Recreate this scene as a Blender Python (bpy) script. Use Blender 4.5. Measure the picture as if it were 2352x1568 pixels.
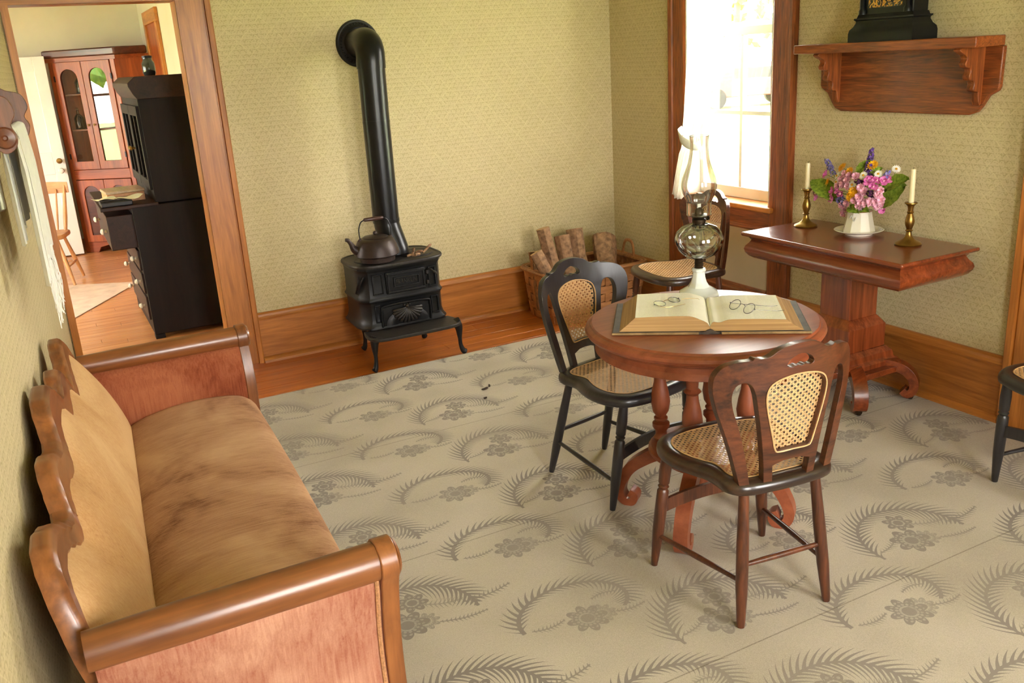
import bpy, bmesh, math, random
from math import sin, cos, pi, radians, sqrt, atan2, hypot
from mathutils import Vector, Matrix

# ------------------------------------------------------------------ clear
for o in list(bpy.data.objects):
    bpy.data.objects.remove(o, do_unlink=True)
SC = bpy.context.scene
COL = SC.collection
random.seed(7)

# ------------------------------------------------------------------ camera (world: x right along the stove wall, y into the room, z up)
FPX = 2067.0
YAW, PITCH, ROLL = radians(26.736), radians(17.756), radians(3.643)
cam_d = bpy.data.cameras.new('camera')
cam_d.sensor_width = 36.0
cam_d.lens = FPX / 2352.0 * 36.0
cam_d.clip_start = 0.02
cam_d.clip_end = 300
cam = bpy.data.objects.new('camera', cam_d)
COL.objects.link(cam)
_f = Vector((sin(YAW) * cos(PITCH), cos(YAW) * cos(PITCH), -sin(PITCH)))
_r = Vector((cos(YAW), -sin(YAW), 0))
_d = _f.cross(_r)
_r2 = cos(ROLL) * _r + sin(ROLL) * _d
_d2 = -sin(ROLL) * _r + cos(ROLL) * _d
m = Matrix((_r2, -_d2, -_f)).transposed().to_4x4()
m.translation = Vector((0, 0, 1.6))
cam.matrix_world = m
SC.camera = cam

# ------------------------------------------------------------------ daylight, exposure
world = bpy.data.worlds.new('overcast_sky')
SC.world = world
world.use_nodes = True
_nt = world.node_tree
_bg = _nt.nodes['Background']
_bg.inputs[0].default_value = (1.0, 0.945, 0.925, 1)
_bg.inputs[1].default_value = 30.0

sun_d = bpy.data.lights.new('sun', 'SUN')
sun_d.energy = 70.0
sun_d.angle = radians(4)
sun_d.color = (1.0, 0.96, 0.88)
sun = bpy.data.objects.new('sun', sun_d)
COL.objects.link(sun)
sun.rotation_euler = Vector((0.45, -0.62, -0.75)).to_track_quat('-Z', 'Y').to_euler()

VS = SC.view_settings
VS.view_transform = 'Standard'
VS.look = 'None'
VS.gamma = 1.0
VS.use_curve_mapping = False
VS.exposure = 0.62
SC.cycles.use_denoising = True
SC.cycles.max_bounces = 7
SC.cycles.diffuse_bounces = 4
SC.cycles.use_adaptive_sampling = True
SC.cycles.adaptive_threshold = 0.2
SC.cycles.adaptive_min_samples = 16
SC.cycles.glossy_bounces = 3
SC.cycles.transmission_bounces = 4
SC.cycles.transparent_max_bounces = 12
SC.cycles.caustics_reflective = False
SC.cycles.caustics_refractive = False
SC.cycles.sample_clamp_indirect = 6.0


def portal(name, loc, rot, sx, sy):
    """sampling portal set in a real window opening (emits nothing)"""
    l = bpy.data.lights.new(name, 'AREA')
    l.shape = 'RECTANGLE'
    l.size, l.size_y = sx, sy
    l.cycles.is_portal = True
    o = bpy.data.objects.new(name, l)
    COL.objects.link(o)
    o.location = loc
    o.rotation_euler = rot
    return o


# windows of the place: w0 in view; the others stand behind the viewer and in the next room
portal('daylight_portal', (3.52, 3.915, 1.55), (0, radians(90), 0), 1.75, 0.72)
portal('daylight_portal', (0.75, -1.42, 1.5), (radians(90), 0, 0), 0.9, 1.4)
portal('daylight_portal', (2.35, -1.42, 1.5), (radians(90), 0, 0), 0.9, 1.4)
portal('daylight_portal', (-2.65, 7.91, 1.4), (0, radians(-90), 0), 1.8, 1.02)
portal('daylight_portal', (-2.65, 6.2, 1.4), (0, radians(-90), 0), 1.8, 1.3)

# ------------------------------------------------------------------ helpers: scene graph


def tag(o, label=None, cat=None, group=None, kind=None):
    if label: o['label'] = label
    if cat: o['category'] = cat
    if group: o['group'] = group
    if kind: o['kind'] = kind
    return o


def thing(name, label, cat, loc=(0, 0, 0), rz=0.0, group=None):
    o = bpy.data.objects.new(name, None)
    o.empty_display_size = 0.05
    COL.objects.link(o)
    o.location = loc
    o.rotation_euler = (0, 0, rz)
    return tag(o, label, cat, group)


def copy_tree(o, parent=None):
    c = o.copy()
    COL.objects.link(c)
    c.parent = parent
    for ch in list(o.children):
        copy_tree(ch, c)
    return c


# ------------------------------------------------------------------ helpers: geometry
def lerp(a, b, t): return a + (b - a) * t


def cr(pts, n=6, closed=False):
    """Catmull-Rom through 2D/3D points"""
    P = [Vector(p) for p in pts]
    N = len(P)
    out = []
    rng = range(N) if closed else range(N - 1)
    for i in rng:
        p0 = P[(i - 1) % N] if closed or i > 0 else P[0] * 2 - P[1]
        p1, p2 = P[i], P[(i + 1) % N]
        p3 = P[(i + 2) % N] if closed or i + 2 < N else P[-1] * 2 - P[-2]
        for k in range(n):
            t = k / n
            out.append(0.5 * ((2 * p1) + (p2 - p0) * t + (2 * p0 - 5 * p1 + 4 * p2 - p3) * t * t + (3 * p1 - p0 - 3 * p2 + p3) * t ** 3))
    if not closed: out.append(P[-1].copy())
    return [tuple(q) for q in out]


def interp(tab, x):
    if x <= tab[0][0]: return tab[0][1]
    for (a, va), (b, vb) in zip(tab, tab[1:]):
        if x <= b: return va + (vb - va) * (x - a) / (b - a)
    return tab[-1][1]


def sinterp(tab, x):
    """smooth (cosine-eased) interpolation in a table"""
    if x <= tab[0][0]: return tab[0][1]
    for (a, va), (b, vb) in zip(tab, tab[1:]):
        if x <= b:
            t = (x - a) / (b - a)
            return va + (vb - va) * (t * t * (3 - 2 * t))
    return tab[-1][1]


class MB:
    def __init__(s):
        s.v, s.f = [], []

    def add(s, v, f):
        k = len(s.v)
        s.v += [tuple(p) for p in v]
        s.f += [tuple(i + k for i in q) for q in f]
        return s

    def box(s, x0, y0, z0, x1, y1, z1):
        v = [(x0, y0, z0), (x1, y0, z0), (x1, y1, z0), (x0, y1, z0), (x0, y0, z1), (x1, y0, z1), (x1, y1, z1), (x0, y1, z1)]
        return s.add(v, [(3, 2, 1, 0), (4, 5, 6, 7), (0, 1, 5, 4), (1, 2, 6, 5), (2, 3, 7, 6), (3, 0, 4, 7)])

    def prism(s, poly, fn, cap=True):
        """poly: 2D ring; fn(a,b,t) -> 3D, t in 0,1"""
        n = len(poly)
        v = [fn(a, b, 0) for a, b in poly] + [fn(a, b, 1) for a, b in poly]
        f = [(i, (i + 1) % n, (i + 1) % n + n, i + n) for i in range(n)]
        if cap: f += [tuple(reversed(range(n))), tuple(range(n, 2 * n))]
        return s.add(v, f)

    def plate(s, loops, fn):
        """loops: outer ring + holes (2D); extruded by fn(a,b,t)"""
        bm = bmesh.new()
        edges = []
        for lp in loops:
            vs = [bm.verts.new((p[0], p[1], 0)) for p in lp]
            edges += [bm.edges.new((vs[i], vs[(i + 1) % len(vs)])) for i in range(len(vs))]
        bm.verts.index_update()
        bmesh.ops.triangle_fill(bm, use_beauty=True, edges=edges)
        bm.verts.index_update()
        n = len(bm.verts)
        co = [(w.co.x, w.co.y) for w in bm.verts]
        tri = []
        for fc in bm.faces:
            q = [w.index for w in fc.verts]
            a, b, c = [co[i] for i in q]
            if (b[0] - a[0]) * (c[1] - a[1]) - (b[1] - a[1]) * (c[0] - a[0]) < 0: q.reverse()
            tri.append(tuple(q))
        bm.free()
        v = [fn(a, b, 0) for a, b in co] + [fn(a, b, 1) for a, b in co]
        f = [tuple(reversed(t)) for t in tri] + [tuple(i + n for i in t) for t in tri]
        k = 0
        for lp in loops:
            m_ = len(lp)
            for i in range(m_):
                a, b = k + i, k + (i + 1) % m_
                f.append((a, b, b + n, a + n))
            k += m_
        return s.add(v, f)

    def grid(s, nu, nv, fn, cu=False, cv=False):
        U, W = (nu if cu else nu + 1), (nv if cv else nv + 1)
        v = [fn(i / nu, j / nv) for i in range(U) for j in range(W)]
        f = []
        for i in range(nu):
            for j in range(nv):
                a, b = i, (i + 1) % U
                c, d = j, (j + 1) % W
                f.append((a * W + c, b * W + c, b * W + d, a * W + d))
        return s.add(v, f)

    def lathe(s, prof, n=24, c=(0, 0, 0), cap=True, rot=None, a0=0.0):
        """prof: [(r,z)] bottom to top"""
        R = rot or Matrix.Identity(3)
        c = Vector(c)
        v, f = [], []
        m_ = len(prof)
        for r, z in prof:
            for k in range(n):
                a = a0 + 2 * pi * k / n
                v.append(c + R @ Vector((r * cos(a), r * sin(a), z)))
        for i in range(m_ - 1):
            for k in range(n):
                f.append((i * n + k, i * n + (k + 1) % n, (i + 1) * n + (k + 1) % n, (i + 1) * n + k))
        if cap:
            if prof[0][0] > 1e-5: f.append(tuple(reversed(range(n))))
            if prof[-1][0] > 1e-5: f.append(tuple(range((m_ - 1) * n, m_ * n)))
        return s.add(v, f)

    def turned(s, p, q, prof, n=12):
        """lathe between two points; prof [(t 0..1, r)]"""
        p, q = Vector(p), Vector(q)
        d = q - p
        R = d.to_track_quat('Z', 'Y').to_matrix()
        L = d.length
        return s.lathe([(r, t * L) for t, r in prof], n, p, True, R)

    def tube(s, pts, rad, n=8, cap=True, closed=False, flat=1.0, up=None):
        P = [Vector(p) for p in pts]
        N = len(P)
        rads = rad if isinstance(rad, (list, tuple)) else [rad] * N
        T = []
        for i in range(N):
            if closed: t = P[(i + 1) % N] - P[(i - 1) % N]
            else: t = P[min(i + 1, N - 1)] - P[max(i - 1, 0)]
            T.append(t.normalized())
        nrm = Vector(up) if up else (Vector((0, 0, 1)) if abs(T[0].z) < 0.9 else Vector((1, 0, 0)))
        v, f = [], []
        for i in range(N):
            nrm = (nrm - T[i] * nrm.dot(T[i]))
            if nrm.length < 1e-6: nrm = T[i].orthogonal()
            nrm.normalize()
            b = T[i].cross(nrm)
            for k in range(n):
                a = 2 * pi * (k + 0.5) / n
                v.append(P[i] + rads[i] * (cos(a) * nrm * flat + sin(a) * b))
            if up: nrm = Vector(up)
        M_ = N if closed else N - 1
        for i in range(M_):
            j = (i + 1) % N
            for k in range(n):
                f.append((i * n + k, i * n + (k + 1) % n, j * n + (k + 1) % n, j * n + k))
        if cap and not closed:
            f += [tuple(reversed(range(n))), tuple(range((N - 1) * n, N * n))]
        return s.add(v, f)

    def sphere(s, c, r, nu=14, nv=8, sc=(1, 1, 1)):
        c = Vector(c)
        return s.lathe([(max(1e-4, r * sin(pi * j / nv)) , -r * cos(pi * j / nv)) for j in range(nv + 1)], nu, (0, 0, 0)) if False else s._sph(c, r, nu, nv, sc)

    def _sph(s, c, r, nu, nv, sc):
        v, f = [], []
        v.append(c + Vector((0, 0, -r * sc[2])))
        for j in range(1, nv):
            t = pi * j / nv
            for k in range(nu):
                a = 2 * pi * k / nu
                v.append(c + Vector((r * sc[0] * sin(t) * cos(a), r * sc[1] * sin(t) * sin(a), -r * sc[2] * cos(t))))
        v.append(c + Vector((0, 0, r * sc[2])))
        for k in range(nu): f.append((0, 1 + (k + 1) % nu, 1 + k))
        for j in range(nv - 2):
            for k in range(nu):
                a, b = 1 + j * nu, 1 + (j + 1) * nu
                f.append((a + k, a + (k + 1) % nu, b + (k + 1) % nu, b + k))
        L = len(v) - 1
        a = 1 + (nv - 2) * nu
        for k in range(nu): f.append((a + k, a + (k + 1) % nu, L))
        return s.add(v, f)

    def xf(s, fn):
        s.v = [tuple(fn(Vector(p))) for p in s.v]
        return s

    def build(s, name, mat, parent=None, smooth=True, bevel=0.0, angle=38, seg=2, fix=True):
        me = bpy.data.meshes.new(name)
        me.from_pydata([tuple(p) for p in s.v], [], s.f)
        if fix:
            bm = bmesh.new()
            bm.from_mesh(me)
            bmesh.ops.recalc_face_normals(bm, faces=bm.faces)
            bm.to_mesh(me)
            bm.free()
        me.materials.append(mat)
        if smooth:
            me.polygons.foreach_set('use_smooth', [True] * len(me.polygons))
            me.set_sharp_from_angle(angle=radians(angle))
        me.update()
        o = bpy.data.objects.new(name, me)
        COL.objects.link(o)
        if parent: o.parent = parent
        if bevel > 0:
            b = o.modifiers.new('bevel', 'BEVEL')
            b.width = bevel
            b.segments = seg
            b.limit_method = 'ANGLE'
            b.angle_limit = radians(40)
        return o


def struct(o, **k):
    o['kind'] = 'structure'
    for a, b in k.items(): o[a] = b
    return o


def clip_strands(poly, p, w, fn, th, pairs=True):
    """six-way cane weave: strands clipped to a 2D ring; fn(a,b,t)->3D"""
    mb = MB()
    n = len(poly)
    def run(dx, dy, off, lift):
        # line: points with normal (nx,ny) . q = off
        nx, ny = -dy, dx
        xs = []
        for i in range(n):
            (ax, ay), (bx, by) = poly[i][:2], poly[(i + 1) % n][:2]
            da, db = nx * ax + ny * ay - off, nx * bx + ny * by - off
            if (da < 0) != (db < 0):
                t = da / (da - db)
                x, y = ax + (bx - ax) * t, ay + (by - ay) * t
                xs.append(dx * x + dy * y)
        xs.sort()
        for a, b in zip(xs[0::2], xs[1::2]):
            if b - a < p * 0.5: continue
            k = max(1, int((b - a) / 0.05))
            v, f = [], []
            for i in range(k + 1):
                t = a + (b - a) * i / k
                for sgn in (-1, 1):
                    for l in (0, 1):
                        v.append(fn(dx * t + nx * (off + sgn * w / 2), dy * t + ny * (off + sgn * w / 2), lift + l * th))
            for i in range(k):
                q = i * 4
                f += [(q + 1, q + 5, q + 7, q + 3), (q, q + 2, q + 6, q + 4), (q, q + 4, q + 5, q + 1), (q + 2, q + 3, q + 7, q + 6)]
            mb.add(v, f)
    R = max(hypot(q[0], q[1]) for q in poly)
    K = int(R / p) + 2
    for k in range(-K, K + 1):
        run(1, 0, k * p, 0.0)
        run(0, 1, k * p, th * 0.6)
    s2 = sqrt(0.5)
    for k in range(-2 * K, 2 * K + 1):
        run(s2, s2, (2 * k + 1) * p * s2, th * 1.2)
        run(s2, -s2, 2 * k * p * s2, th * 1.8)
    return mb


def ring_inset(poly, t, c=(0, 0)):
    out = []
    for x, y in [q[:2] for q in poly]:
        dx, dy = x - c[0], y - c[1]
        L = hypot(dx, dy)
        out.append((c[0] + dx * (1 - t / L), c[1] + dy * (1 - t / L)))
    return out

# ------------------------------------------------------------------ materials
def srgb(r, g, b):
    def f(c):
        c /= 255.0
        return c / 12.92 if c <= 0.04045 else ((c + 0.055) / 1.055) ** 2.4
    return (f(r), f(g), f(b), 1.0)


class N:
    """tiny expression builder for shader maths"""
    nt = None

    def __init__(s, x): s.x = x

    @staticmethod
    def op(o, *a, clamp=False):
        n = N.nt.nodes.new('ShaderNodeMath')
        n.operation = o
        n.use_clamp = clamp
        for i, q in enumerate(a):
            q = q.x if isinstance(q, N) else q
            if isinstance(q, (int, float)): n.inputs[i].default_value = q
            else: N.nt.links.new(q, n.inputs[i])
        return N(n.outputs[0])

    def __add__(s, o): return N.op('ADD', s, o)
    def __radd__(s, o): return N.op('ADD', o, s)
    def __sub__(s, o): return N.op('SUBTRACT', s, o)
    def __rsub__(s, o): return N.op('SUBTRACT', o, s)
    def __mul__(s, o): return N.op('MULTIPLY', s, o)
    def __rmul__(s, o): return N.op('MULTIPLY', o, s)
    def __truediv__(s, o): return N.op('DIVIDE', s, o)
    def __rtruediv__(s, o): return N.op('DIVIDE', o, s)
    def lt(s, o): return N.op('LESS_THAN', s, o)
    def gt(s, o): return N.op('GREATER_THAN', s, o)
    def fract(s): return N.op('FRACT', s)
    def floor(s): return N.op('FLOOR', s)
    def abs(s): return N.op('ABSOLUTE', s)
    def sin(s): return N.op('SINE', s)
    def cos(s): return N.op('COSINE', s)
    def sqrt(s): return N.op('SQRT', s)
    def clamp(s): return N.op('ADD', s, 0.0, clamp=True)
    def ss(s, a, b):
        n = N.nt.nodes.new('ShaderNodeMapRange')
        n.interpolation_type = 'SMOOTHSTEP'
        n.inputs[1].default_value, n.inputs[2].default_value = a, b
        N.nt.links.new(s.x, n.inputs[0])
        return N(n.outputs[0])


def atan2n(y, x): return N.op('ARCTAN2', y, x)
def nmax(a, b): return N.op('MAXIMUM', a, b)
def nmin(a, b): return N.op('MINIMUM', a, b)


def newmat(name):
    m_ = bpy.data.materials.new(name)
    m_.use_nodes = True
    nt = m_.node_tree
    N.nt = nt
    return m_, nt, nt.nodes['Principled BSDF']


def coords(nt, scale=(1, 1, 1), kind='Object'):
    tc = nt.nodes.new('ShaderNodeTexCoord')
    mp = nt.nodes.new('ShaderNodeMapping')
    mp.inputs['Scale'].default_value = scale
    nt.links.new(tc.outputs[kind], mp.inputs[0])
    return mp.outputs[0]


def sep(nt, v):
    n = nt.nodes.new('ShaderNodeSeparateXYZ')
    nt.links.new(v, n.inputs[0])
    return N(n.outputs[0]), N(n.outputs[1]), N(n.outputs[2])


def noise(nt, vec, scale, detail=3.0, rough=0.55, dist=0.0):
    n = nt.nodes.new('ShaderNodeTexNoise')
    n.inputs['Scale'].default_value = scale
    n.inputs['Detail'].default_value = detail
    n.inputs['Roughness'].default_value = rough
    n.inputs['Distortion'].default_value = dist
    nt.links.new(vec, n.inputs['Vector'])
    return n.outputs[0]


def ramp(nt, fac, stops):
    n = nt.nodes.new('ShaderNodeValToRGB')
    e = n.color_ramp.elements
    while len(e) < len(stops): e.new(0.5)
    for i, (p, c) in enumerate(stops):
        e[i].position = p
        e[i].color = c
    nt.links.new(fac.x if isinstance(fac, N) else fac, n.inputs[0])
    return n.outputs[0]


def mix(nt, fac, a, b, mode='MIX'):
    n = nt.nodes.new('ShaderNodeMix')
    n.data_type = 'RGBA'
    n.blend_type = mode
    for sck, q in ((n.inputs[0], fac), (n.inputs[6], a), (n.inputs[7], b)):
        q = q.x if isinstance(q, N) else q
        if isinstance(q, (int, float)): sck.default_value = q
        elif isinstance(q, tuple): sck.default_value = q
        else: nt.links.new(q, sck)
    return n.outputs[2]


def bump(nt, bs, h, strength=0.2, dist=0.002):
    n = nt.nodes.new('ShaderNodeBump')
    n.inputs['Strength'].default_value = strength
    n.inputs['Distance'].default_value = dist
    nt.links.new(h.x if isinstance(h, N) else h, n.inputs['Height'])
    nt.links.new(n.outputs[0], bs.inputs['Normal'])


def plain(name, c, rough=0.5, metal=0.0, var=0.12, vs=30.0, spec=0.5, bmp=0.0, sheen=0.0, coat=0.0):
    m_, nt, b = newmat(name)
    v = coords(nt)
    nz = noise(nt, v, vs, 3)
    d = tuple(max(0, q * (1 - var)) for q in c[:3]) + (1,)
    l = tuple(min(1, q * (1 + var)) for q in c[:3]) + (1,)
    nt.links.new(ramp(nt, nz, [(0.3, d), (0.7, l)]), b.inputs['Base Color'])
    b.inputs['Roughness'].default_value = rough
    b.inputs['Metallic'].default_value = metal
    b.inputs['Specular IOR Level'].default_value = spec
    b.inputs['Coat Weight'].default_value = coat
    b.inputs['Coat Roughness'].default_value = 0.15
    if sheen:
        b.inputs['Sheen Weight'].default_value = sheen
        b.inputs['Sheen Roughness'].default_value = 0.4
    if bmp: bump(nt, b, nz, bmp, 0.002)
    return m_


def wood(name, dark, light, axis='x', scale=1.0, rough=0.38, coat=0.3, fig=1.0, spec=0.5):
    """grain runs along axis"""
    m_, nt, b = newmat(name)
    st = {'x': (1.6, 22, 22), 'y': (22, 1.6, 22), 'z': (22, 22, 1.6)}[axis]
    st = tuple(q * scale for q in st)
    v = coords(nt, st)
    n1 = noise(nt, v, 1.0, 4, 0.6, 0.9 * fig)
    v2 = coords(nt, tuple(q * 5 for q in st))
    n2 = noise(nt, v2, 1.0, 3, 0.6, 0.2)
    v3 = coords(nt, tuple(q * 0.12 for q in st))
    n3 = noise(nt, v3, 1.6, 2, 0.5, 0.6)
    f = N(n1) * 0.55 + N(n2) * 0.25 + N(n3) * 0.2
    mid = tuple(lerp(a, c, 0.5) for a, c in zip(dark, light))
    nt.links.new(ramp(nt, f, [(0.34, dark), (0.5, mid), (0.64, light)]), b.inputs['Base Color'])
    b.inputs['Roughness'].default_value = rough
    b.inputs['Coat Weight'].default_value = coat
    b.inputs['Coat Roughness'].default_value = 0.18
    b.inputs['Specular IOR Level'].default_value = spec
    return m_


def velvet(name, base, worn, dark, streak='x', patch=3.0, bias=0.0):
    m_, nt, b = newmat(name)
    st = {'x': (8, 170, 90), 'y': (170, 8, 90), 'z': (150, 150, 7)}[streak]
    n1 = noise(nt, coords(nt, st), 1.0, 4, 0.65, 0.6)
    n2 = noise(nt, coords(nt), patch, 3, 0.6, 0.5)
    n3 = noise(nt, coords(nt), 260, 2)
    f = N(n1) * 0.36 + N(n2) * 0.78 + N(n3) * 0.1 - 0.04 + bias
    nt.links.new(ramp(nt, f, [(0.36, dark), (0.52, base), (0.72, worn)]), b.inputs['Base Color'])
    b.inputs['Roughness'].default_value = 0.85
    b.inputs['Sheen Weight'].default_value = 0.35
    b.inputs['Sheen Roughness'].default_value = 0.35
    b.inputs['Sheen Tint'].default_value = worn
    b.inputs['Specular IOR Level'].default_value = 0.1
    bump(nt, b, n1, 0.15, 0.003)
    return m_


def glassy(name, tint=(1, 1, 1, 1), gloss=0.1, rough=0.02, edge=0.35):
    """thin clear glass: transparent with a fresnel reflection"""
    m_ = bpy.data.materials.new(name)
    m_.use_nodes = True
    nt = m_.node_tree
    N.nt = nt
    nt.nodes.remove(nt.nodes['Principled BSDF'])
    out = nt.nodes['Material Output']
    tr = nt.nodes.new('ShaderNodeBsdfTransparent')
    tr.inputs[0].default_value = tint
    gl = nt.nodes.new('ShaderNodeBsdfGlossy')
    gl.inputs['Roughness'].default_value = rough
    lw = nt.nodes.new('ShaderNodeFresnel')
    lw.inputs[0].default_value = 1.5
    mx = nt.nodes.new('ShaderNodeMixShader')
    fac = (N(lw.outputs[0]) * edge + gloss).clamp()
    nt.links.new(fac.x, mx.inputs[0])
    nt.links.new(tr.outputs[0], mx.inputs[1])
    nt.links.new(gl.outputs[0], mx.inputs[2])
    nt.links.new(mx.outputs[0], out.inputs[0])
    return m_


def wallpaper(name, ax):
    m_, nt, b = newmat(name)
    x, y, z = sep(nt, coords(nt))
    u = (x if ax == 'x' else y)
    S = 0.031
    U, W = u / S, z / (S * 0.8)
    row = W.floor()
    odd = (row * 0.5).fract() # 0 or .5
    fu = (U + odd).fract() - 0.5
    fw = W.fract()
    d = (fu * fu + fw * fw * 0.8).sqrt()
    arc = 1.0 - ((d - 0.42).abs()).ss(0.04, 0.13)
    nz = N(noise(nt, coords(nt, (1, 1, 1)), 75.0, 2))
    sprig = ((fu * 9.0 + nz * 9.0).sin() * (fw * 8.0 + nz * 5.0).cos()).ss(0.35, 0.8)
    pat = nmax(arc * nz.ss(0.38, 0.6) * 0.85, sprig * 0.6)
    dg = ((U + W * 0.8) / 4.0).fract()
    dg2 = ((U - W * 0.8) / 4.0).fract()
    line = nmax(1.0 - ((dg - 0.5).abs()).ss(0.01, 0.03), 1.0 - ((dg2 - 0.5).abs()).ss(0.01, 0.03))
    tone = N(noise(nt, coords(nt), 1.3, 2))
    base = ramp(nt, tone, [(0.3, srgb(201, 186, 145)), (0.7, srgb(211, 196, 156))])
    c1 = mix(nt, pat * 0.55, base, srgb(146, 128, 76))
    c2 = mix(nt, line * 0.38, c1, srgb(224, 212, 166))
    nt.links.new(c2, b.inputs['Base Color'])
    b.inputs['Roughness'].default_value = 0.75
    b.inputs['Specular IOR Level'].default_value = 0.2
    return m_


def carpet_mat(name):
    """woven carpet: two plume-and-flower motifs in half-drop repeat"""
    m_, nt, b = newmat(name)
    x, y, z = sep(nt, coords(nt))



    PX, PY = 0.79, 0.472

    def cell(cx, cy):
        lx = (((x - cx) / PX + 0.5).fract() - 0.5) * PX
        ly = (((y - cy) / PY + 0.5).fract() - 0.5) * PY
        return lx, ly

    def feather(phi, rho, n, s, wo, wi, lo, hi):
        env = phi.ss(lo, lo + 0.5) * (1.0 - phi.ss(hi - 0.35, hi))
        out = nmax(rho, 0.0) / (env * wo + 0.001)
        inn = nmax(rho * -1.0, 0.0) / (env * wi * (0.55 + 0.3 * phi.ss(-0.6, 1.0)) + 0.001)
        so = (((phi - nmax(rho, 0.0) * s) * n).fract() - 0.5).abs()
        si = (((phi - nmax(rho * -1.0, 0.0) * s * 1.2) * n + 0.3).fract() - 0.5).abs()
        mo = so.lt((1.0 - out) * 0.36) * out.lt(1.0) * rho.gt(0.0) * env.gt(0.06)
        mi = si.lt((1.0 - inn) * 0.4) * inn.lt(1.0) * rho.lt(0.0) * env.gt(0.06)
        rib = rho.abs().lt(0.005) * env.gt(0.05)
        return nmax(nmax(mo, mi), rib)

    def flower(lx, ly, cx, cy, R, n, ph):
        dx, dy = lx - cx, ly - cy
        d = (dx * dx + dy * dy).sqrt()
        a = atan2n(dy, dx)
        pet = (a * (n / 2.0) + ph).cos().abs()
        edge = R * (0.62 + 0.38 * pet)
        body = d.lt(edge)
        inner = d.lt(edge * 0.84) * d.gt(edge * 0.45) * (((a * (n * 2.0)).sin() + (d * 420.0).sin()).gt(0.35))
        ringl = (d - R * 0.36).abs().lt(R * 0.05)
        return body * (1.0 - inner * 0.55) * (1.0 - ringl * 0.6)

    def sprig(lx, ly, x0, y0, x1, y1, w, n):
        L = hypot(x1 - x0, y1 - y0)
        ux, uy = (x1 - x0) / L, (y1 - y0) / L
        t = ((lx - x0) * ux + (ly - y0) * uy) / L
        q = ((ly - y0) * ux - (lx - x0) * uy) + (t * 3.1).sin() * 0.012
        aq = q.abs()
        ww = w * (0.35 + 0.65 * (t * 3.1416).sin())
        st = ((t * n - aq * (0.5 * n / L)).fract() - 0.5).abs()
        return t.gt(0.0) * t.lt(1.0) * nmax(st.lt(0.26 * (1.0 - aq / ww)) * aq.lt(ww), aq.lt(0.0025))

    # motif A
    lx, ly = cell(1.495 + 0.06, 2.677 + 0.06)
    lx, ly = lx + 0.06, ly + 0.06
    dx, dy = lx - 0.045, ly - 0.0
    r = (dx * dx + dy * dy * 1.05).sqrt()
    phi = atan2n(dx, dy)
    A = feather(phi, r - (0.192 - 0.008 * phi), 8.2, 5.0, 0.066, 0.09, -1.8, 1.75)
    A = nmax(A, flower(lx, ly, 0.0, 0.0, 0.07, 7, 0.4))
    A = nmax(A, flower(lx, ly, 0.055, 0.1, 0.052, 7, 1.0))
    A = nmax(A, 0.7 * flower(lx, ly, 0.055, -0.012, 0.045, 9, 0.2))
    A = nmax(A, 0.7 * sprig(lx, ly, 0.08, 0.075, 0.2, 0.04, 0.03, 9))
    A = nmax(A, 0.85 * sprig(lx, ly, 0.19, 0.02, 0.36, 0.035, 0.026, 11))
    A = nmax(A, 0.85 * sprig(lx, ly, 0.09, -0.035, 0.24, -0.055, 0.018, 12))
    A = nmax(A, 0.8 * sprig(lx, ly, -0.14, 0.0, -0.02, 0.05, 0.02, 10))
    # motif B
    mx_, my_ = cell(1.172 + 0.02, 2.892 + 0.05)
    mx_, my_ = mx_ + 0.02, my_ + 0.05
    ex, ey = (mx_ - 0.02) / 1.42, my_ - 0.055
    r2 = (ex * ex + ey * ey).sqrt()
    ph2 = atan2n(ex, ey)
    B = feather(ph2, r2 - (0.128 - 0.014 * ph2), 7.4, 6.5, 0.046, 0.044, -1.8, 2.3)
    B = nmax(B, 0.9 * flower(mx_, my_, 0.0, 0.0, 0.066, 8, 0.3))
    B = nmax(B, 0.65 * flower(mx_, my_, 0.05, -0.002, 0.046, 9, 0.1))
    B = nmax(B, 0.85 * sprig(mx_, my_, 0.075, -0.01, 0.19, -0.02, 0.018, 9))
    B = nmax(B, 0.8 * sprig(mx_, my_, 0.15, 0.07, 0.06, 0.075, 0.022, 8))
    B = nmax(B, 0.8 * sprig(mx_, my_, -0.17, 0.03, -0.06, 0.03, 0.02, 9))
    pat = nmax(A, B)
    wv = N(noise(nt, coords(nt, (1, 1, 1)), 420.0, 2))
    fade = N(noise(nt, coords(nt), 1.7, 2)).ss(0.25, 0.7)
    pat = pat * (0.55 + 0.45 * fade) * (0.8 + 0.4 * (wv - 0.5))
    sy = ((y - 1.6) / 0.944 + 0.5).fract() - 0.5
    seam = sy.abs().lt(0.0022) * wv.gt(0.42)
    base = ramp(nt, wv * 0.7 + fade * 0.3, [(0.25, srgb(158, 147, 129)), (0.75, srgb(198, 187, 169))])
    c = mix(nt, pat.clamp() * 0.86, base, srgb(94, 86, 84))
    c = mix(nt, seam * 0.6, c, srgb(100, 88, 70))
    nt.links.new(c, b.inputs['Base Color'])
    b.inputs['Roughness'].default_value = 0.95
    b.inputs['Specular IOR Level'].default_value = 0.1
    b.inputs['Sheen Weight'].default_value = 0.15
    bump(nt, b, wv, 0.35, 0.002)
    return m_


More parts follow.
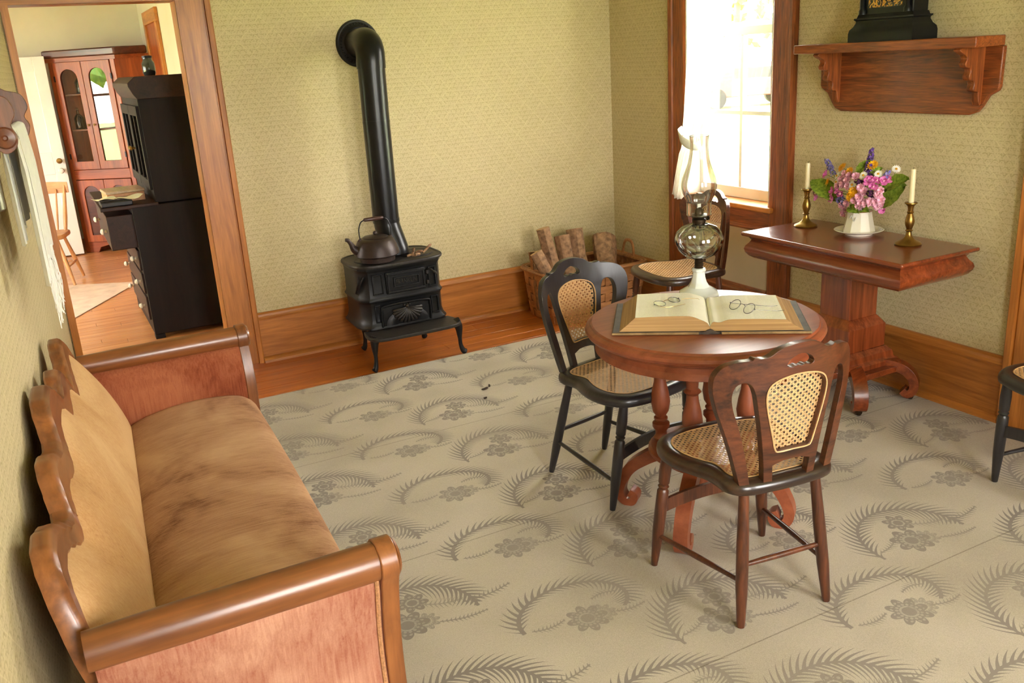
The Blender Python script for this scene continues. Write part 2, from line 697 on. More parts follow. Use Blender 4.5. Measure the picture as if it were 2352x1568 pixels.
MT = {}
MT['paper_x'] = wallpaper('wallpaper_back', 'x')
MT['paper_y'] = wallpaper('wallpaper_side', 'y')
MT['carpet'] = carpet_mat('woven_carpet')
oak_d, oak_l = srgb(142, 82, 30), srgb(202, 130, 58)
for a in 'xyz':
    MT['trim_' + a] = wood('varnished_trim_' + a, oak_d, oak_l, a, 1.0, 0.42, 0.12)
    MT['cherry_' + a] = wood('mahogany_' + a, srgb(78, 32, 14), srgb(146, 70, 34), a, 0.8, 0.26, 0.5)
    MT['oak_' + a] = wood('fumed_oak_' + a, srgb(78, 34, 10), srgb(170, 90, 38), a, 1.5, 0.45, 0.12, 3.0)
    MT['table_' + a] = wood('walnut_red_' + a, srgb(118, 56, 32), srgb(164, 90, 58), a, 0.5, 0.40, 0.12, 0.5)
    MT['sofaw_' + a] = wood('veneer_brown_' + a, srgb(84, 45, 21), srgb(150, 92, 48), a, 0.6, 0.34, 0.3, 1.6)
    MT['chairb_' + a] = wood('rubbed_rosewood_' + a, srgb(36, 18, 10), srgb(108, 58, 32), a, 1.4, 0.34, 0.3, 1.0)
    MT['blk_' + a] = wood('ebonised_wood_' + a, srgb(24, 23, 24), srgb(50, 48, 50), a, 1.0, 0.36, 0.3, 0.6)
    MT['pine_' + a] = wood('pine_' + a, srgb(176, 116, 64), srgb(214, 158, 104), a, 0.8, 0.45, 0.15)
    MT['cup_' + a] = wood('cupboard_cherry_' + a, srgb(104, 42, 14), srgb(172, 86, 36), a, 0.7, 0.42, 0.1)
MT['floor'] = wood('floor_boards', srgb(140, 66, 18), srgb(196, 112, 42), 'x', 0.7, 0.32, 0.35)
MT['floor2'] = wood('light_floor_boards', srgb(172, 104, 54), srgb(214, 152, 98), 'x', 0.7, 0.36, 0.3)
MT['plaster'] = plain('cream_plaster', srgb(216, 206, 184), 0.8, var=0.04, vs=3)
MT['panel'] = plain('beige_panel', srgb(200, 182, 150), 0.7, var=0.05, vs=4)
MT['ceil'] = plain('white_ceiling', srgb(228, 224, 212), 0.9, var=0.02)
MT['whitep'] = plain('white_paint', srgb(232, 230, 222), 0.4, var=0.03, vs=5)
MT['iron'] = plain('blackened_iron', srgb(22, 23, 24), 0.42, 0.3, 0.3, 60, 0.5, 0.12)
MT['ironw'] = plain('worn_iron', srgb(48, 44, 40), 0.5, 0.3, 0.35, 40, 0.5, 0.2)
MT['pipe'] = plain('stove_pipe_steel', srgb(17, 18, 19), 0.3, 0.3, 0.2, 20)
MT['kettle'] = plain('cast_kettle', srgb(54, 42, 38), 0.42, 0.4, 0.3, 30)
MT['cane'] = plain('woven_cane', srgb(206, 165, 114), 0.45, var=0.14, vs=60)
MT['bark'] = plain('log_bark', srgb(146, 112, 82), 0.9, var=0.5, vs=35, bmp=0.6)
MT['logend'] = plain('log_end', srgb(196, 160, 116), 0.85, var=0.3, vs=30)
MT['splint'] = wood('basket_splint', srgb(136, 82, 42), srgb(202, 144, 92), 'x', 1.0, 0.5, 0.1)
MT['brass'] = plain('aged_brass', srgb(150, 118, 60), 0.3, 0.95, 0.2, 25)
MT['wax'] = plain('candle_wax', srgb(232, 218, 172), 0.4, var=0.04)
MT['china'] = plain('white_ironstone', srgb(232, 226, 208), 0.18, var=0.04, vs=8, coat=0.5)
MT['milk'] = plain('milk_glass', srgb(226, 230, 222), 0.15, var=0.03, vs=8, coat=0.4)
MT['paper'] = plain('aged_paper', srgb(236, 230, 208), 0.8, var=0.03, vs=12)
MT['leather'] = plain('worn_leather', srgb(72, 62, 52), 0.6, var=0.45, vs=18, bmp=0.3)
MT['coverboard'] = plain('cover_edge', srgb(150, 120, 76), 0.7, var=0.35, vs=25)
MT['wire'] = plain('steel_wire', srgb(90, 88, 84), 0.3, 0.9, 0.1)
MT['goldwire'] = plain('gold_wire', srgb(168, 138, 84), 0.3, 0.9, 0.1)
MT['linen'] = plain('white_linen', srgb(232, 230, 218), 0.9, var=0.05, vs=40, sheen=0.2)
MT['burner'] = plain('burner_brass', srgb(66, 54, 38), 0.4, 0.8, 0.3, 30)
MT['glass'] = glassy('window_glass', (0.97, 0.98, 0.97, 1), 0.02, 0.01, 0.5)
MT['lampglass'] = glassy('lamp_glass', (0.90, 0.92, 0.91, 1), 0.07, 0.09, 0.8)
MT['cupglass'] = glassy('cupboard_glass', (0.9, 0.92, 0.9, 1), 0.03, 0.01, 0.55)
MT['lens'] = glassy('lens_glass', (0.96, 0.97, 0.96, 1), 0.03, 0.01, 0.4)


def curtain_mat():
    m_, nt, b = newmat('sheer_muslin')
    nt.nodes.remove(b)
    out = nt.nodes['Material Output']
    d = nt.nodes.new('ShaderNodeBsdfDiffuse')
    t = nt.nodes.new('ShaderNodeBsdfTranslucent')
    tr = nt.nodes.new('ShaderNodeBsdfTransparent')
    c = ramp(nt, noise(nt, coords(nt, (1, 1, 0.1)), 80, 2), [(0.3, srgb(228, 222, 204)), (0.7, srgb(246, 242, 230))])
    nt.links.new(c, d.inputs[0]); nt.links.new(c, t.inputs[0])
    a = nt.nodes.new('ShaderNodeMixShader'); a.inputs[0].default_value = 0.45
    nt.links.new(d.outputs[0], a.inputs[1]); nt.links.new(t.outputs[0], a.inputs[2])
    q = nt.nodes.new('ShaderNodeMixShader'); q.inputs[0].default_value = 0.12
    nt.links.new(a.outputs[0], q.inputs[1]); nt.links.new(tr.outputs[0], q.inputs[2])
    nt.links.new(q.outputs[0], out.inputs[0])
    return m_


MT['curtain'] = curtain_mat()


def font_glass():
    """pressed clear glass: transparent, embossed and glossy"""
    m_ = glassy('pressed_glass', (0.9, 0.92, 0.9, 1), 0.22, 0.07, 0.8)
    nt = m_.node_tree
    N.nt = nt
    x, y, z = sep(nt, coords(nt))
    a = atan2n(y, x)
    h = (a * 8.0 + (z * 60.0).sin() * 2.0).sin() * (z * 110.0 + (a * 4.0).sin() * 2.0).cos()
    n = nt.nodes.new('ShaderNodeBump')
    n.inputs['Strength'].default_value = 0.8
    n.inputs['Distance'].default_value = 0.006
    nt.links.new(h.x, n.inputs['Height'])
    for q in nt.nodes:
        if q.bl_idname in ('ShaderNodeBsdfGlossy', 'ShaderNodeFresnel'): nt.links.new(n.outputs[0], q.inputs['Normal'])
    return m_


MT['font'] = font_glass()


def page_mat():
    """printed page: lines of small type in two columns"""
    m_, nt, b = newmat('printed_page')
    x, y, z = sep(nt, coords(nt))
    ln = (y / 0.0052).fract()
    rows = ln.gt(0.35) * ln.lt(0.75)
    nz = N(noise(nt, coords(nt, (1, 0.6, 1)), 520, 2)).ss(0.42, 0.56)
    ax = x.abs()
    colm = nmax(ax.gt(0.045) * ax.lt(0.128), ax.gt(0.136) * ax.lt(0.222)) * y.abs().lt(0.135)
    t = N(noise(nt, coords(nt), 9, 2))
    base = ramp(nt, t, [(0.3, srgb(242, 237, 216)), (0.7, srgb(250, 246, 230))])
    c = mix(nt, rows * nz * colm * 0.3, base, srgb(110, 104, 90))
    nt.links.new(c, b.inputs['Base Color'])
    b.inputs['Roughness'].default_value = 0.8
    return m_


MT['page'] = page_mat()


def page_edge():
    m_, nt, b = newmat('page_edges')
    x, y, z = sep(nt, coords(nt))
    n = N(noise(nt, coords(nt, (2, 2, 300)), 1.0, 2))
    c = ramp(nt, n, [(0.3, srgb(146, 108, 64)), (0.7, srgb(188, 150, 98))])
    nt.links.new(c, b.inputs['Base Color'])
    b.inputs['Roughness'].default_value = 0.7
    return m_


MT['pedge'] = page_edge()

# ------------------------------------------------------------------ the room
YB, XR, ZC = 5.04, 3.37, 2.62     # stove wall, window wall, ceiling
YF = -1.3                          # wall behind the viewer
def wl(y): return -0.017 - 0.0524 * (YB - y)   # face of the slightly skewed sofa wall

DX0, DX1, DZ = 0.022, 0.77, 1.952  # doorway
WY0, WY1, WZ0, WZ1 = 3.56, 4.275, 0.745, 2.45   # window in view

fl = struct(MB().box(-3.0, YF - 0.2, -0.12, XR + 0.2, 9.95, -0.018).build('floor', MT['floor'], smooth=False))
def board_run(y0, y1, w, x0, x1, mat, cuts):
    y = y0
    k = 0
    while y < y1 - 1e-4:
        w_ = min(w, y1 - y)
        c = cuts[k % len(cuts)]
        xs = [x0] + [q for q in c if x0 < q < x1] + [x1]
        for a, b in zip(xs, xs[1:]):
            MB().box(a + 0.0008, y + 0.0012, -0.018, b - 0.0008, y + w_ - 0.0012, 0.0).build('plank', mat, fl, smooth=False, bevel=0.0012, seg=1)
        y += w_
        k += 1
board_run(4.22, 5.17, 0.118, -0.2, 3.36, MT['floor'], [(1.3,), (2.2,), (0.7, 2.9), (1.9,)])
board_run(5.17, 9.72, 0.092, -2.5, 1.13, MT['floor2'], [(0.15,), (-0.4, 0.75), (0.5,), (-0.1,), (0.3,)])

# walls
struct(MB().box(DX1, YB, 0, XR + 0.2, YB + 0.13, ZC).box(-2.6, YB, 0, DX0, YB + 0.13, ZC).box(DX0, YB, DZ, DX1, YB + 0.13, ZC).build('wall_back', MT['paper_x'], smooth=False))
wr = MB()
wr.box(XR, WY1, 0, XR + 0.18, YB + 0.13, ZC).box(XR, YF - 0.2, 0, XR + 0.18, WY0, ZC)
wr.box(XR, WY0, 0, XR + 0.18, WY1, WZ0 - .028).box(XR, WY0, WZ1, XR + 0.18, WY1, ZC)
struct(wr.build('wall_right', MT['paper_y'], smooth=False))
struct(MB().add([(wl(YF - 0.2), YF - 0.2, 0), (wl(YB), YB, 0), (wl(YB) - 0.15, YB, 0), (wl(YF - 0.2) - 0.15, YF - 0.2, 0),
                 (wl(YF - 0.2), YF - 0.2, ZC), (wl(YB), YB, ZC), (wl(YB) - 0.15, YB, ZC), (wl(YF - 0.2) - 0.15, YF - 0.2, ZC)],
                [(0, 1, 5, 4), (1, 2, 6, 5), (2, 3, 7, 6), (3, 0, 4, 7), (4, 5, 6, 7), (3, 2, 1, 0)]).build('wall_left', MT['paper_y'], smooth=False))
wf = MB()
for a, b in ((-0.6, 0.3), (1.2, 1.9), (2.8, XR + 0.18)): wf.box(a, YF - 0.18, 0, b, YF, ZC)
for a, b in ((0.3, 1.2), (1.9, 2.8)):
    wf.box(a, YF - 0.18, 0, b, YF, 0.8)
    wf.box(a, YF - 0.18, 2.2, b, YF, ZC)
struct(wf.build('wall_front', MT['paper_x'], smooth=False))
struct(MB().box(-3.0, YF - 0.2, ZC, XR + 0.2, 9.95, ZC + 0.1).build('ceiling', MT['ceil'], smooth=False))
# next room
struct(MB().box(1.13, 5.17, 0, 1.28, 9.87, ZC).build('wall_next_right', MT['plaster'], smooth=False))
struct(MB().box(-2.65, 9.72, 0, 1.28, 9.87, ZC).build('wall_next_back', MT['plaster'], smooth=False))
wn = MB()
ws = [(5.55, 6.85), (7.4, 8.42)]
for a, b in ((5.17, 5.55), (6.85, 7.4), (8.42, 9.72)): wn.box(-2.65, a, 0, -2.5, b, ZC)
for a, b in ws:
    wn.box(-2.65, a, 0, -2.5, b, 0.5)
    wn.box(-2.65, a, 2.3, -2.5, b, ZC)
struct(wn.build('wall_next_left', MT['plaster'], smooth=False))
struct(MB().box(-2.5, YB + 0.13, 0, DX0 - 0.1, YB + 0.15, ZC).box(DX1 + 0.1, YB + 0.13, 0, 1.13, YB + 0.15, ZC).box(DX0 - 0.1, YB + 0.13, 2.06, DX1 + 0.1, YB + 0.15, ZC).build('wall_next_front', MT['plaster'], smooth=False))

def window_sash(name, plane, fixed, a0, a1, z0, z1, nx, nz, mat, fw=0.05, th=0.035, mw=0.022):
    """a glazed sash; plane 'x' (fixed x, runs along y) or 'y'"""
    w = bpy.data.objects.new(name, None)
    COL.objects.link(w)
    struct(w)
    def bx(p0, p1, q0, q1, t=th, off=0.0):
        if plane == 'x': return MB().box(fixed - t / 2 + off, p0, q0, fixed + t / 2 + off, p1, q1)
        return MB().box(p0, fixed - t / 2 + off, q0, p1, fixed + t / 2 + off, q1)
    f = MB()
    for bb in (bx(a0, a0 + fw, z0, z1), bx(a1 - fw, a1, z0, z1), bx(a0 + fw, a1 - fw, z0, z0 + fw * 1.35), bx(a0 + fw, a1 - fw, z1 - fw, z1)):
        f.add(bb.v, bb.f)
    f.build('sash_frame', mat, w, smooth=False, bevel=0.003)
    ia0, ia1, iz0, iz1 = a0 + fw, a1 - fw, z0 + fw * 1.35, z1 - fw
    for i in range(1, nx):
        c = lerp(ia0, ia1, i / nx)
        bx(c - mw / 2, c + mw / 2, iz0, iz1, th * 0.8).build('muntin', mat, w, smooth=False, bevel=0.002)
    for j in range(1, nz):
        c = lerp(iz0, iz1, j / nz)
        bx(ia0, ia1, c - mw / 2, c + mw / 2, th * 0.7).build('muntin', mat, w, smooth=False, bevel=0.002)
    for i in range(nx):
        for j in range(nz):
            bx(lerp(ia0, ia1, i / nx), lerp(ia0, ia1, (i + 1) / nx), lerp(iz0, iz1, j / nz), lerp(iz0, iz1, (j + 1) / nz), 0.003).build('pane', MT['glass'], w, smooth=False)
    return w

tag(window_sash('window_1', 'x', XR + 0.11, WY0, WY1, WZ0, 1.66, 2, 2, MT['whitep'], 0.045), 'lower sash of the window beside the tied-back white curtain')
tag(window_sash('window_2', 'x', XR + 0.15, WY0, WY1, 1.62, WZ1, 2, 2, MT['whitep'], 0.045), 'upper sash of the window above the side chair')
for i, (a, b) in enumerate(((0.3, 1.2), (1.9, 2.8))):
    tag(window_sash('window_%d' % (3 + i), 'y', YF - 0.1, a, b, 0.8, 2.2, 2, 4, MT['whitep']), ['first', 'second'][i] + ' tall window in the wall behind the viewer')
for i, (a, b) in enumerate(ws):
    tag(window_sash('window_%d' % (5 + i), 'x', -2.58, a, b, 0.5, 2.3, 2, 4, MT['whitep'], 0.06, 0.04, 0.03), ['near', 'far'][i] + ' window of the next room, seen reflected')

# window jamb lining, casings, sill, apron
t1 = bpy.data.objects.new('trim_1', None); COL.objects.link(t1); struct(t1); tag(t1, 'dark varnished casing around the curtained window')
def casing_profile(w):   # (offset across, proud)
    return [(0, 0), (0, 0.014), (0.012, 0.02), (w * 0.35, 0.017), (w * 0.72, 0.022), (w * 0.76, 0.03), (w * 0.93, 0.034), (w, 0.028), (w, 0)]
cw = 0.16
MB().prism(casing_profile(cw), lambda a, b, t: (XR - b, WY0 + 0.01 - a, lerp(0.0, WZ1 + 0.02, t))).build('side_casing', MT['oak_z'], t1, smooth=False)
MB().prism(casing_profile(cw - 0.02), lambda a, b, t: (XR - b, WY1 - 0.01 + a, lerp(0.0, WZ1 + 0.02, t))).build('side_casing', MT['oak_z'], t1, smooth=False)
MB().prism(casing_profile(0.12), lambda a, b, t: (XR - b - 0.002, lerp(WY0 - cw, WY1 + cw, t), WZ1 + 0.0 + a)).build('head_casing', MT['oak_y'], t1, smooth=False)
MB().box(XR - 0.01, WY0 - 0.005, WZ0 - 0.03, XR + 0.1, WY0 + 0.02, WZ1).box(XR - 0.01, WY1 - 0.02, WZ0 - 0.03, XR + 0.1, WY1 + 0.005, WZ1).box(XR - 0.01, WY0, WZ1 - 0.02, XR + 0.1, WY1, WZ1 + 0.005).build('jamb_lining', MT['whitep'], t1, smooth=False)
MB().box(XR - 0.045, WY0 - 0.03, WZ0 - 0.028, XR + 0.16, WY1 + 0.03, WZ0).build('window_sill', MT['trim_y'], t1, smooth=True, bevel=0.008)
MB().prism([(0, 0), (0.014, 0), (0.026, 0.012), (0.022, 0.024), (0.018, 0.03), (0.018, 0.11), (0, 0.11)], lambda a, b, t: (XR - a, lerp(WY0, WY1, t), 0.607 + b)).build('apron', MT['oak_y'], t1, smooth=False)
MB().box(XR - 0.006, WY0 - 0.01, 0.26, XR + 0.005, WY1 + 0.01, 0.615).build('under_window_panel', MT['panel'], t1, smooth=False)

# doorway casing
t2 = bpy.data.objects.new('trim_2', None); COL.objects.link(t2); struct(t2); tag(t2, 'orange varnished casing of the open doorway left of the stove')
band = [(0, 0), (0, 0.018), (0.13, 0.018), (0.133, 0.012), (0.138, 0.012), (0.14, 0.03), (0.162, 0.034), (0.168, 0.028), (0.168, 0)]
MB().prism(band, lambda a, b, t: (DX1 - 0.002 + a, YB - b, lerp(0, DZ + 0.16, t))).build('side_casing', MT['trim_z'], t2, smooth=False)
MB().prism([(0, 0), (0, 0.018), (0.034, 0.018), (0.034, 0)], lambda a, b, t: (DX0 + 0.002 - a, YB - b, lerp(0, DZ + 0.16, t))).build('side_casing', MT['trim_z'], t2, smooth=False)
MB().prism(band, lambda a, b, t: (lerp(wl(YB) + 0.002, DX1 + 0.166, t), YB - b - 0.001, DZ - 0.002 + a)).build('head_casing', MT['trim_x'], t2, smooth=False)
MB().box(DX1 - 0.002, YB - 0.014, 0, DX1 + 0.012, YB + 0.15, DZ).box(DX0 - 0.012, YB - 0.014, 0, DX0 + 0.002, YB + 0.15, DZ).build('jamb', MT['trim_z'], t2, smooth=False)
MB().box(DX0, YB - 0.014, DZ - 0.002, DX1, YB + 0.15, DZ + 0.012).build('jamb_head', MT['trim_x'], t2, smooth=False)
MB().box(DX0, YB - 0.01, 0.0, DX1, YB + 0.14, 0.012).build('threshold', MT['trim_x'], t2, smooth=False)

# door casing at the right edge
t3 = bpy.data.objects.new('trim_3', None); COL.objects.link(t3); struct(t3); tag(t3, 'varnished casing at the right edge of the stove room')
MB().prism([(-a, b) for a, b in band][::-1], lambda a, b, t: (XR - b, 2.014 - a, lerp(0, 2.15, t))).build('side_casing', MT['trim_z'], t3, smooth=False)
MB().prism(band, lambda a, b, t: (XR - b, 1.262 - a, lerp(0, 2.15, t))).build('side_casing', MT['trim_z'], t3, smooth=False)
MB().prism(band, lambda a, b, t: (XR - b - .001, lerp(1.096, 2.18, t), 1.98 + a)).build('head_casing', MT['trim_y'], t3, smooth=False)
d9 = bpy.data.objects.new('door_2', None); COL.objects.link(d9); struct(d9); tag(d9, 'varnished panelled door in the wall at the right edge')
MB().box(XR - 0.004, 1.26, 0.01, XR + 0.005, 2.014, 1.98).build('door_slab', MT['trim_z'], d9, smooth=False)
for y0_, z0_, y1_, z1_ in ((1.26, .01, 1.37, 1.98), (1.905, .01, 2.014, 1.98), (1.585, .01, 1.69, 1.98), (1.37, 1.86, 1.905, 1.98), (1.37, .78, 1.905, .96), (1.37, .01, 1.905, .24)):
    MB().box(XR - 0.014, y0_, z0_, XR - .003, y1_, z1_).build('door_rail', MT['trim_z'], d9, smooth=False, bevel=.003)
MB().lathe([(.004, 0), (.016, 0), (.011, .014), (.019, .03), (.026, .042), (.02, .055), (.004, .058)], 18, (XR - .014, 1.96, .87), True, Matrix.Rotation(radians(-90), 3, 'Y')).build('door_knob', MT['iron'], d9)

def baseboard(name, ax, fixed, a0, a1, label, mats):
    b_ = bpy.data.objects.new(name, None); COL.objects.link(b_); struct(b_); tag(b_, label)
    f = (lambda a, d, z: (a, fixed - d, z)) if ax == 'x' else (lambda a, d, z: (fixed - d, a, z))
    for nm, pr in (('board', [(0, 0), (0.02, 0), (0.02, 0.25), (0, 0.25)]),
                   ('cap_moulding', [(0, 0.25), (0.03, 0.25), (0.032, 0.258), (0.026, 0.268), (0.022, 0.28), (0.012, 0.288), (0, 0.288)]),
                   ('shoe_moulding', [(0.02, 0), (0.046, 0), (0.044, 0.014), (0.036, 0.024), (0.028, 0.03), (0.02, 0.032)])):
        MB().prism(pr, lambda a, b, t: f(lerp(a0, a1, t), a, b)).build(nm, mats, b_, smooth=False)
baseboard('baseboard_back', 'x', YB, DX1 + 0.166, XR - 0.0, 'orange varnished baseboard behind the stove', MT['trim_x'])
baseboard('baseboard_right', 'y', XR, 2.18, WY0 - 0.15, 'varnished baseboard behind the pedestal side table', MT['trim_y'])
baseboard('baseboard_corner', 'y', XR, WY1 + 0.13, YB - 0.02, 'varnished baseboard beside the log basket', MT['trim_y'])
baseboard('baseboard_window', 'y', XR - 0.001, WY0 + 0.01, WY1 - 0.01, 'varnished baseboard under the window panel', MT['oak_y'])

# carpet
cp = MB().prism([(wl(YF + .02) + .005, YF + 0.02), (3.325, YF + .02), (3.325, 4.412), (wl(4.412) + .005, 4.412)], lambda a, b, t: (a, b, lerp(0.0, .008, t))).build('carpet', MT['carpet'], smooth=False)
tag(cp, 'beige woven carpet with grey plume and flower pattern', 'carpet')

# ------------------------------------------------------------------ outdoors
def leafy():
    m_, nt, b = newmat('foliage')
    n = noise(nt, coords(nt), 2.5, 4)
    nt.links.new(ramp(nt, n, [(0.3, srgb(70, 110, 40)), (0.7, srgb(150, 186, 84))]), b.inputs['Base Color'])
    b.inputs['Roughness'].default_value = 0.9
    return m_
MT['leaf_far'] = leafy()
MT['lawn'] = plain('lawn', srgb(132, 146, 88), 0.95, var=0.2, vs=6)
MT['gravel'] = plain('pale_gravel', srgb(206, 200, 190), 0.95, var=0.1, vs=20)
MT['deck'] = wood('grey_deck', srgb(130, 130, 132), srgb(170, 170, 172), 'y', 1.0, 0.7, 0.0)
struct(MB().box(-40, -40, -0.7, 60, 50, -0.6).build('ground', MT['lawn'], smooth=False))
tag(MB().box(-4.6, 5.0, -0.62, -2.66, 10.0, -0.15).build('porch_deck', MT['deck'], smooth=False), 'grey porch deck outside the next room window', 'deck')
tag(MB().box(3.6, -4.0, -0.64, 26, 29, -0.601).build('added_drive', MT['gravel'], smooth=False), 'added pale gravel outside the curtained window, for neutral bounce light', 'added_drive')  # pale ground added so the lawn bounces less green indoors
tag(MB().box(-12, -22.0, -0.64, 3.55, -1.55, -0.601).build('added_yard', MT['gravel'], smooth=False), 'added unseen pale gravel behind the viewer, for neutral bounce light', 'added_yard')  # unseen ground added to keep green bounce out of the front windows
def tree(loc, h, r, seed, label):
    rnd = random.Random(seed)
    t = thing('tree', label, 'tree', loc)
    MB().turned((0, 0, 0), (0.1, 0, h * 0.55), [(0, 0.22), (0.5, 0.16), (1, 0.09)], 10).build('trunk', MT['bark'], t)
    mb = MB()
    for k in range(900):
        a, zt = rnd.uniform(0, 2 * pi), rnd.uniform(-1, 1)
        q = r * (rnd.random() ** 0.4)
        s_ = sqrt(1 - zt * zt)
        c = Vector((q * s_ * cos(a), q * s_ * sin(a), h * 0.62 + q * zt * 0.9))
        n_ = Vector((rnd.uniform(-1, 1), rnd.uniform(-1, 1), rnd.uniform(-1, 1))).normalized()
        u = n_.orthogonal().normalized() * 0.28
        w = n_.cross(u).normalized() * 0.2
        mb.add([c - u, c + w, c + u, c - w], [(0, 1, 2, 3)])
    o = mb.build('foliage', MT['leaf_far'], t, smooth=False, fix=False)
    o['kind'] = 'stuff'
    return t
tree((27.5, 31.5, -0.601), 9.0, 4.4, 1, 'leafy green tree seen through the right window pane')
tree((-11, 7.4, -0.6), 6.5, 3.2, 2, 'leafy tree on the lawn reflected in the cupboard glass')
tree((-13, 15.5, -0.6), 6.0, 2.8, 3, 'leafy tree farther left on the lawn outside the next room')
# parked red vehicle
MT['redpaint'] = plain('red_car_paint', srgb(170, 40, 44), 0.3, var=0.05, coat=0.5)
MT['tyre'] = plain('tyre_rubber', srgb(30, 30, 32), 0.8, var=0.1)
car = thing('car', 'parked red vehicle beyond the window', 'car', (21.6, 24.2, -0.6005), radians(-20))
MB().plate([cr([(-2.1, .35), (-2.1, .75), (-1.3, .85), (-0.8, 1.35), (0.9, 1.4), (1.5, .95), (2.1, .85), (2.15, .4)], 4, False)], lambda a, b, t: (a, lerp(-0.8, 0.8, t), b)).build('body', MT['redpaint'], car, bevel=0.05)
MB().box(-0.7, -0.82, 0.95, 0.8, 0.82, 1.27).build('side_windows', MT['tyre'], car)
for sx in (-1.3, 1.3):
    for sy in (-0.75, 0.75):
        MB().lathe([(0.01, -0.1), (0.32, -0.1), (0.34, 0), (0.32, 0.1), (0.01, 0.1)], 20, (sx, sy, 0.34), True, Matrix.Rotation(radians(90), 3, 'X')).build('wheel', MT['tyre'], car)

# ------------------------------------------------------------------ cane chairs
def make_chair(name, label, pal, group, fwd=0.0, lean=0.0):
    t = thing(name, label, 'chair', group=group)
    half = [(0, -.207), (.06, -.205), (.12, -.198), (.157, -.18), (.175, -.147), (.175, -.107), (.18, -.062), (.2, -.015), (.219, .04), (.225, .10), (.213, .157), (.18, .202), (.12, .226), (.06, .236), (0, .238)]
    outl = cr(half + [(-x, y) for x, y in half[-2:0:-1]], 3, True)
    outl = [p[:2] for p in outl]
    c = (0, 0.015)
    prof = [(0.05, .402), (0.012, .402), (0.002, .408), (0.0, .418), (0.002, .43), (0.010, .439), (0.022, .442), (0.046, .441), (0.05, .438)]
    mb = MB()
    n = len(outl)
    rings = [ring_inset(outl, ins, c) for ins, z in prof]
    v = [(x, y, prof[k][1] + (0.004 if False else 0)) for k in range(len(prof)) for x, y in rings[k]]
    f = []
    m_ = len(prof)
    for k in range(m_):
        for i in range(n):
            a, b = k * n, ((k + 1) % m_) * n
            f.append((a + i, a + (i + 1) % n, b + (i + 1) % n, b + i))
    mb.add(v, f).build('seat', pal['seat'], t, angle=50)
    cane_out = ring_inset(outl, 0.046, c)
    def dish(a, b, l):
        r2 = (a * a + (b - .015) ** 2) / 0.03
        return (a, b, .4405 - 0.004 * max(0, 1 - r2) + l)
    ms = clip_strands(cane_out, 0.0100, 0.0023, dish, 0.0005)
    ms.build('cane_seat', MT['cane'], t, smooth=False, fix=False)
    # rim binder of cane
    MB().tube([(x, y, .4425) for x, y in ring_inset(outl, 0.047, c)], 0.0028, 6, closed=True, flat=0.5).build('cane_binder', MT['cane'], t)

    # back: curved plane
    def B(x, h, off=0.0):
        y = -.150 - (.040 + .030 * min(1, h / .3)) * (1 - (x / .215) ** 2) - lean * h
        z = .436 + h * .905
        return (x, y - off, z)
    outer = [(.150, 0), (.164, .06), (.180, .13), (.199, .20), (.214, .26), (.221, .315), (.216, .355), (.196, .384), (.166, .397), (.142, .400)]
    step = [(.131, .402), (.127, .409)]
    crest = [(.113, .405), (.098, .406), (.083, .413), (.073, .421), (.06, .429), (.042, .435), (.02, .439), (0, .440)]
    inner = [(.122, 0), (.132, .06), (.145, .13), (.161, .20), (.174, .25), (.178, .292), (.170, .322), (.152, .334), (.134, .327), (.122, .296), (.114, .25), (.104, .19), (.094, .12), (.087, .06), (.082, 0)]
    leg_i = [(.056, 0), (.06, .055)]
    o2 = cr(outer, 3) + step + cr(crest, 3)
    i2 = cr(inner, 3)
    right = [p[:2] for p in o2]
    ring = list(right) + [(-x, y) for x, y in [q[:2] for q in o2][-2::-1]]
    li = [q[:2] for q in i2]
    ring += [(-x, y) for x, y in li] + [(-x, y) for x, y in leg_i] + [(-.03, .066), (0, .068), (.03, .066)] + leg_i[::-1] + li[::-1]
    hole = cr([(0, .106), (.042, .104), (.056, .112), (.066, .155), (.077, .205), (.088, .255), (.091, .29), (.083, .316), (.062, .332), (.03, .341), (0, .344), (-.03, .341), (-.062, .332), (-.083, .316), (-.091, .29), (-.088, .255), (-.077, .205), (-.066, .155), (-.056, .112), (-.042, .104)], 3, True)
    hand = cr([(-.042, .378), (-.03, .396), (0, .408), (.03, .396), (.042, .378), (.03, .369), (.012, .374), (0, .37), (-.012, .374), (-.03, .369)], 3, True)
    hole = [q[:2] for q in hole]
    hand = [q[:2] for q in hand]
    MB().plate([ring, hole, hand], lambda a, b, k: B(a, b, (k - .5) * .022)).build('backrest', pal['back'], t, bevel=0.0035, angle=30)
    ccen = (0, .22)
    cb = [(x, y - .22) for x, y in ring_inset(hole, -0.004, ccen)]
    clip_strands(cb, 0.0100, 0.0023, lambda a, b, l: B(a, b + .22, -0.004 - l), 0.0005).build('cane_back', MT['cane'], t, smooth=False, fix=False)
    for off in (-.0125, .0125):
        MB().tube([B(x * 1.0, y, off) for x, y in ring_inset(hole, -0.004, ccen)], 0.0024, 5, closed=True).build('cane_binder', MT['cane'], t)
    # legs
    fp = [(0, .0105), (.04, .012), (.3, .0185), (.5, .0195), (.66, .0185), (.68, .013), (.70, .018), (.715, .013), (.73, .0175), (.86, .019), (1, .015)]
    bp = [(0, .0105), (.04, .0125), (.3, .0175), (.6, .0175), (1, .014)]
    F, Bk = {}, {}
    for s_ in (-1, 1):
        F[s_] = (Vector((s_ * .205, .195 - fwd, 0)), Vector((s_ * .168, .168, .404)))
        Bk[s_] = (Vector((s_ * .148, -.198 - fwd, 0)), Vector((s_ * .118, -.158, .404)))
        MB().turned(*F[s_], fp, 14).build('leg', pal['leg'], t)
        MB().turned(*Bk[s_], bp, 14).build('leg', pal['leg'], t)
    at = lambda L, k: L[0].lerp(L[1], k)
    rp = [(0, .007), (.5, .0095), (1, .007)]
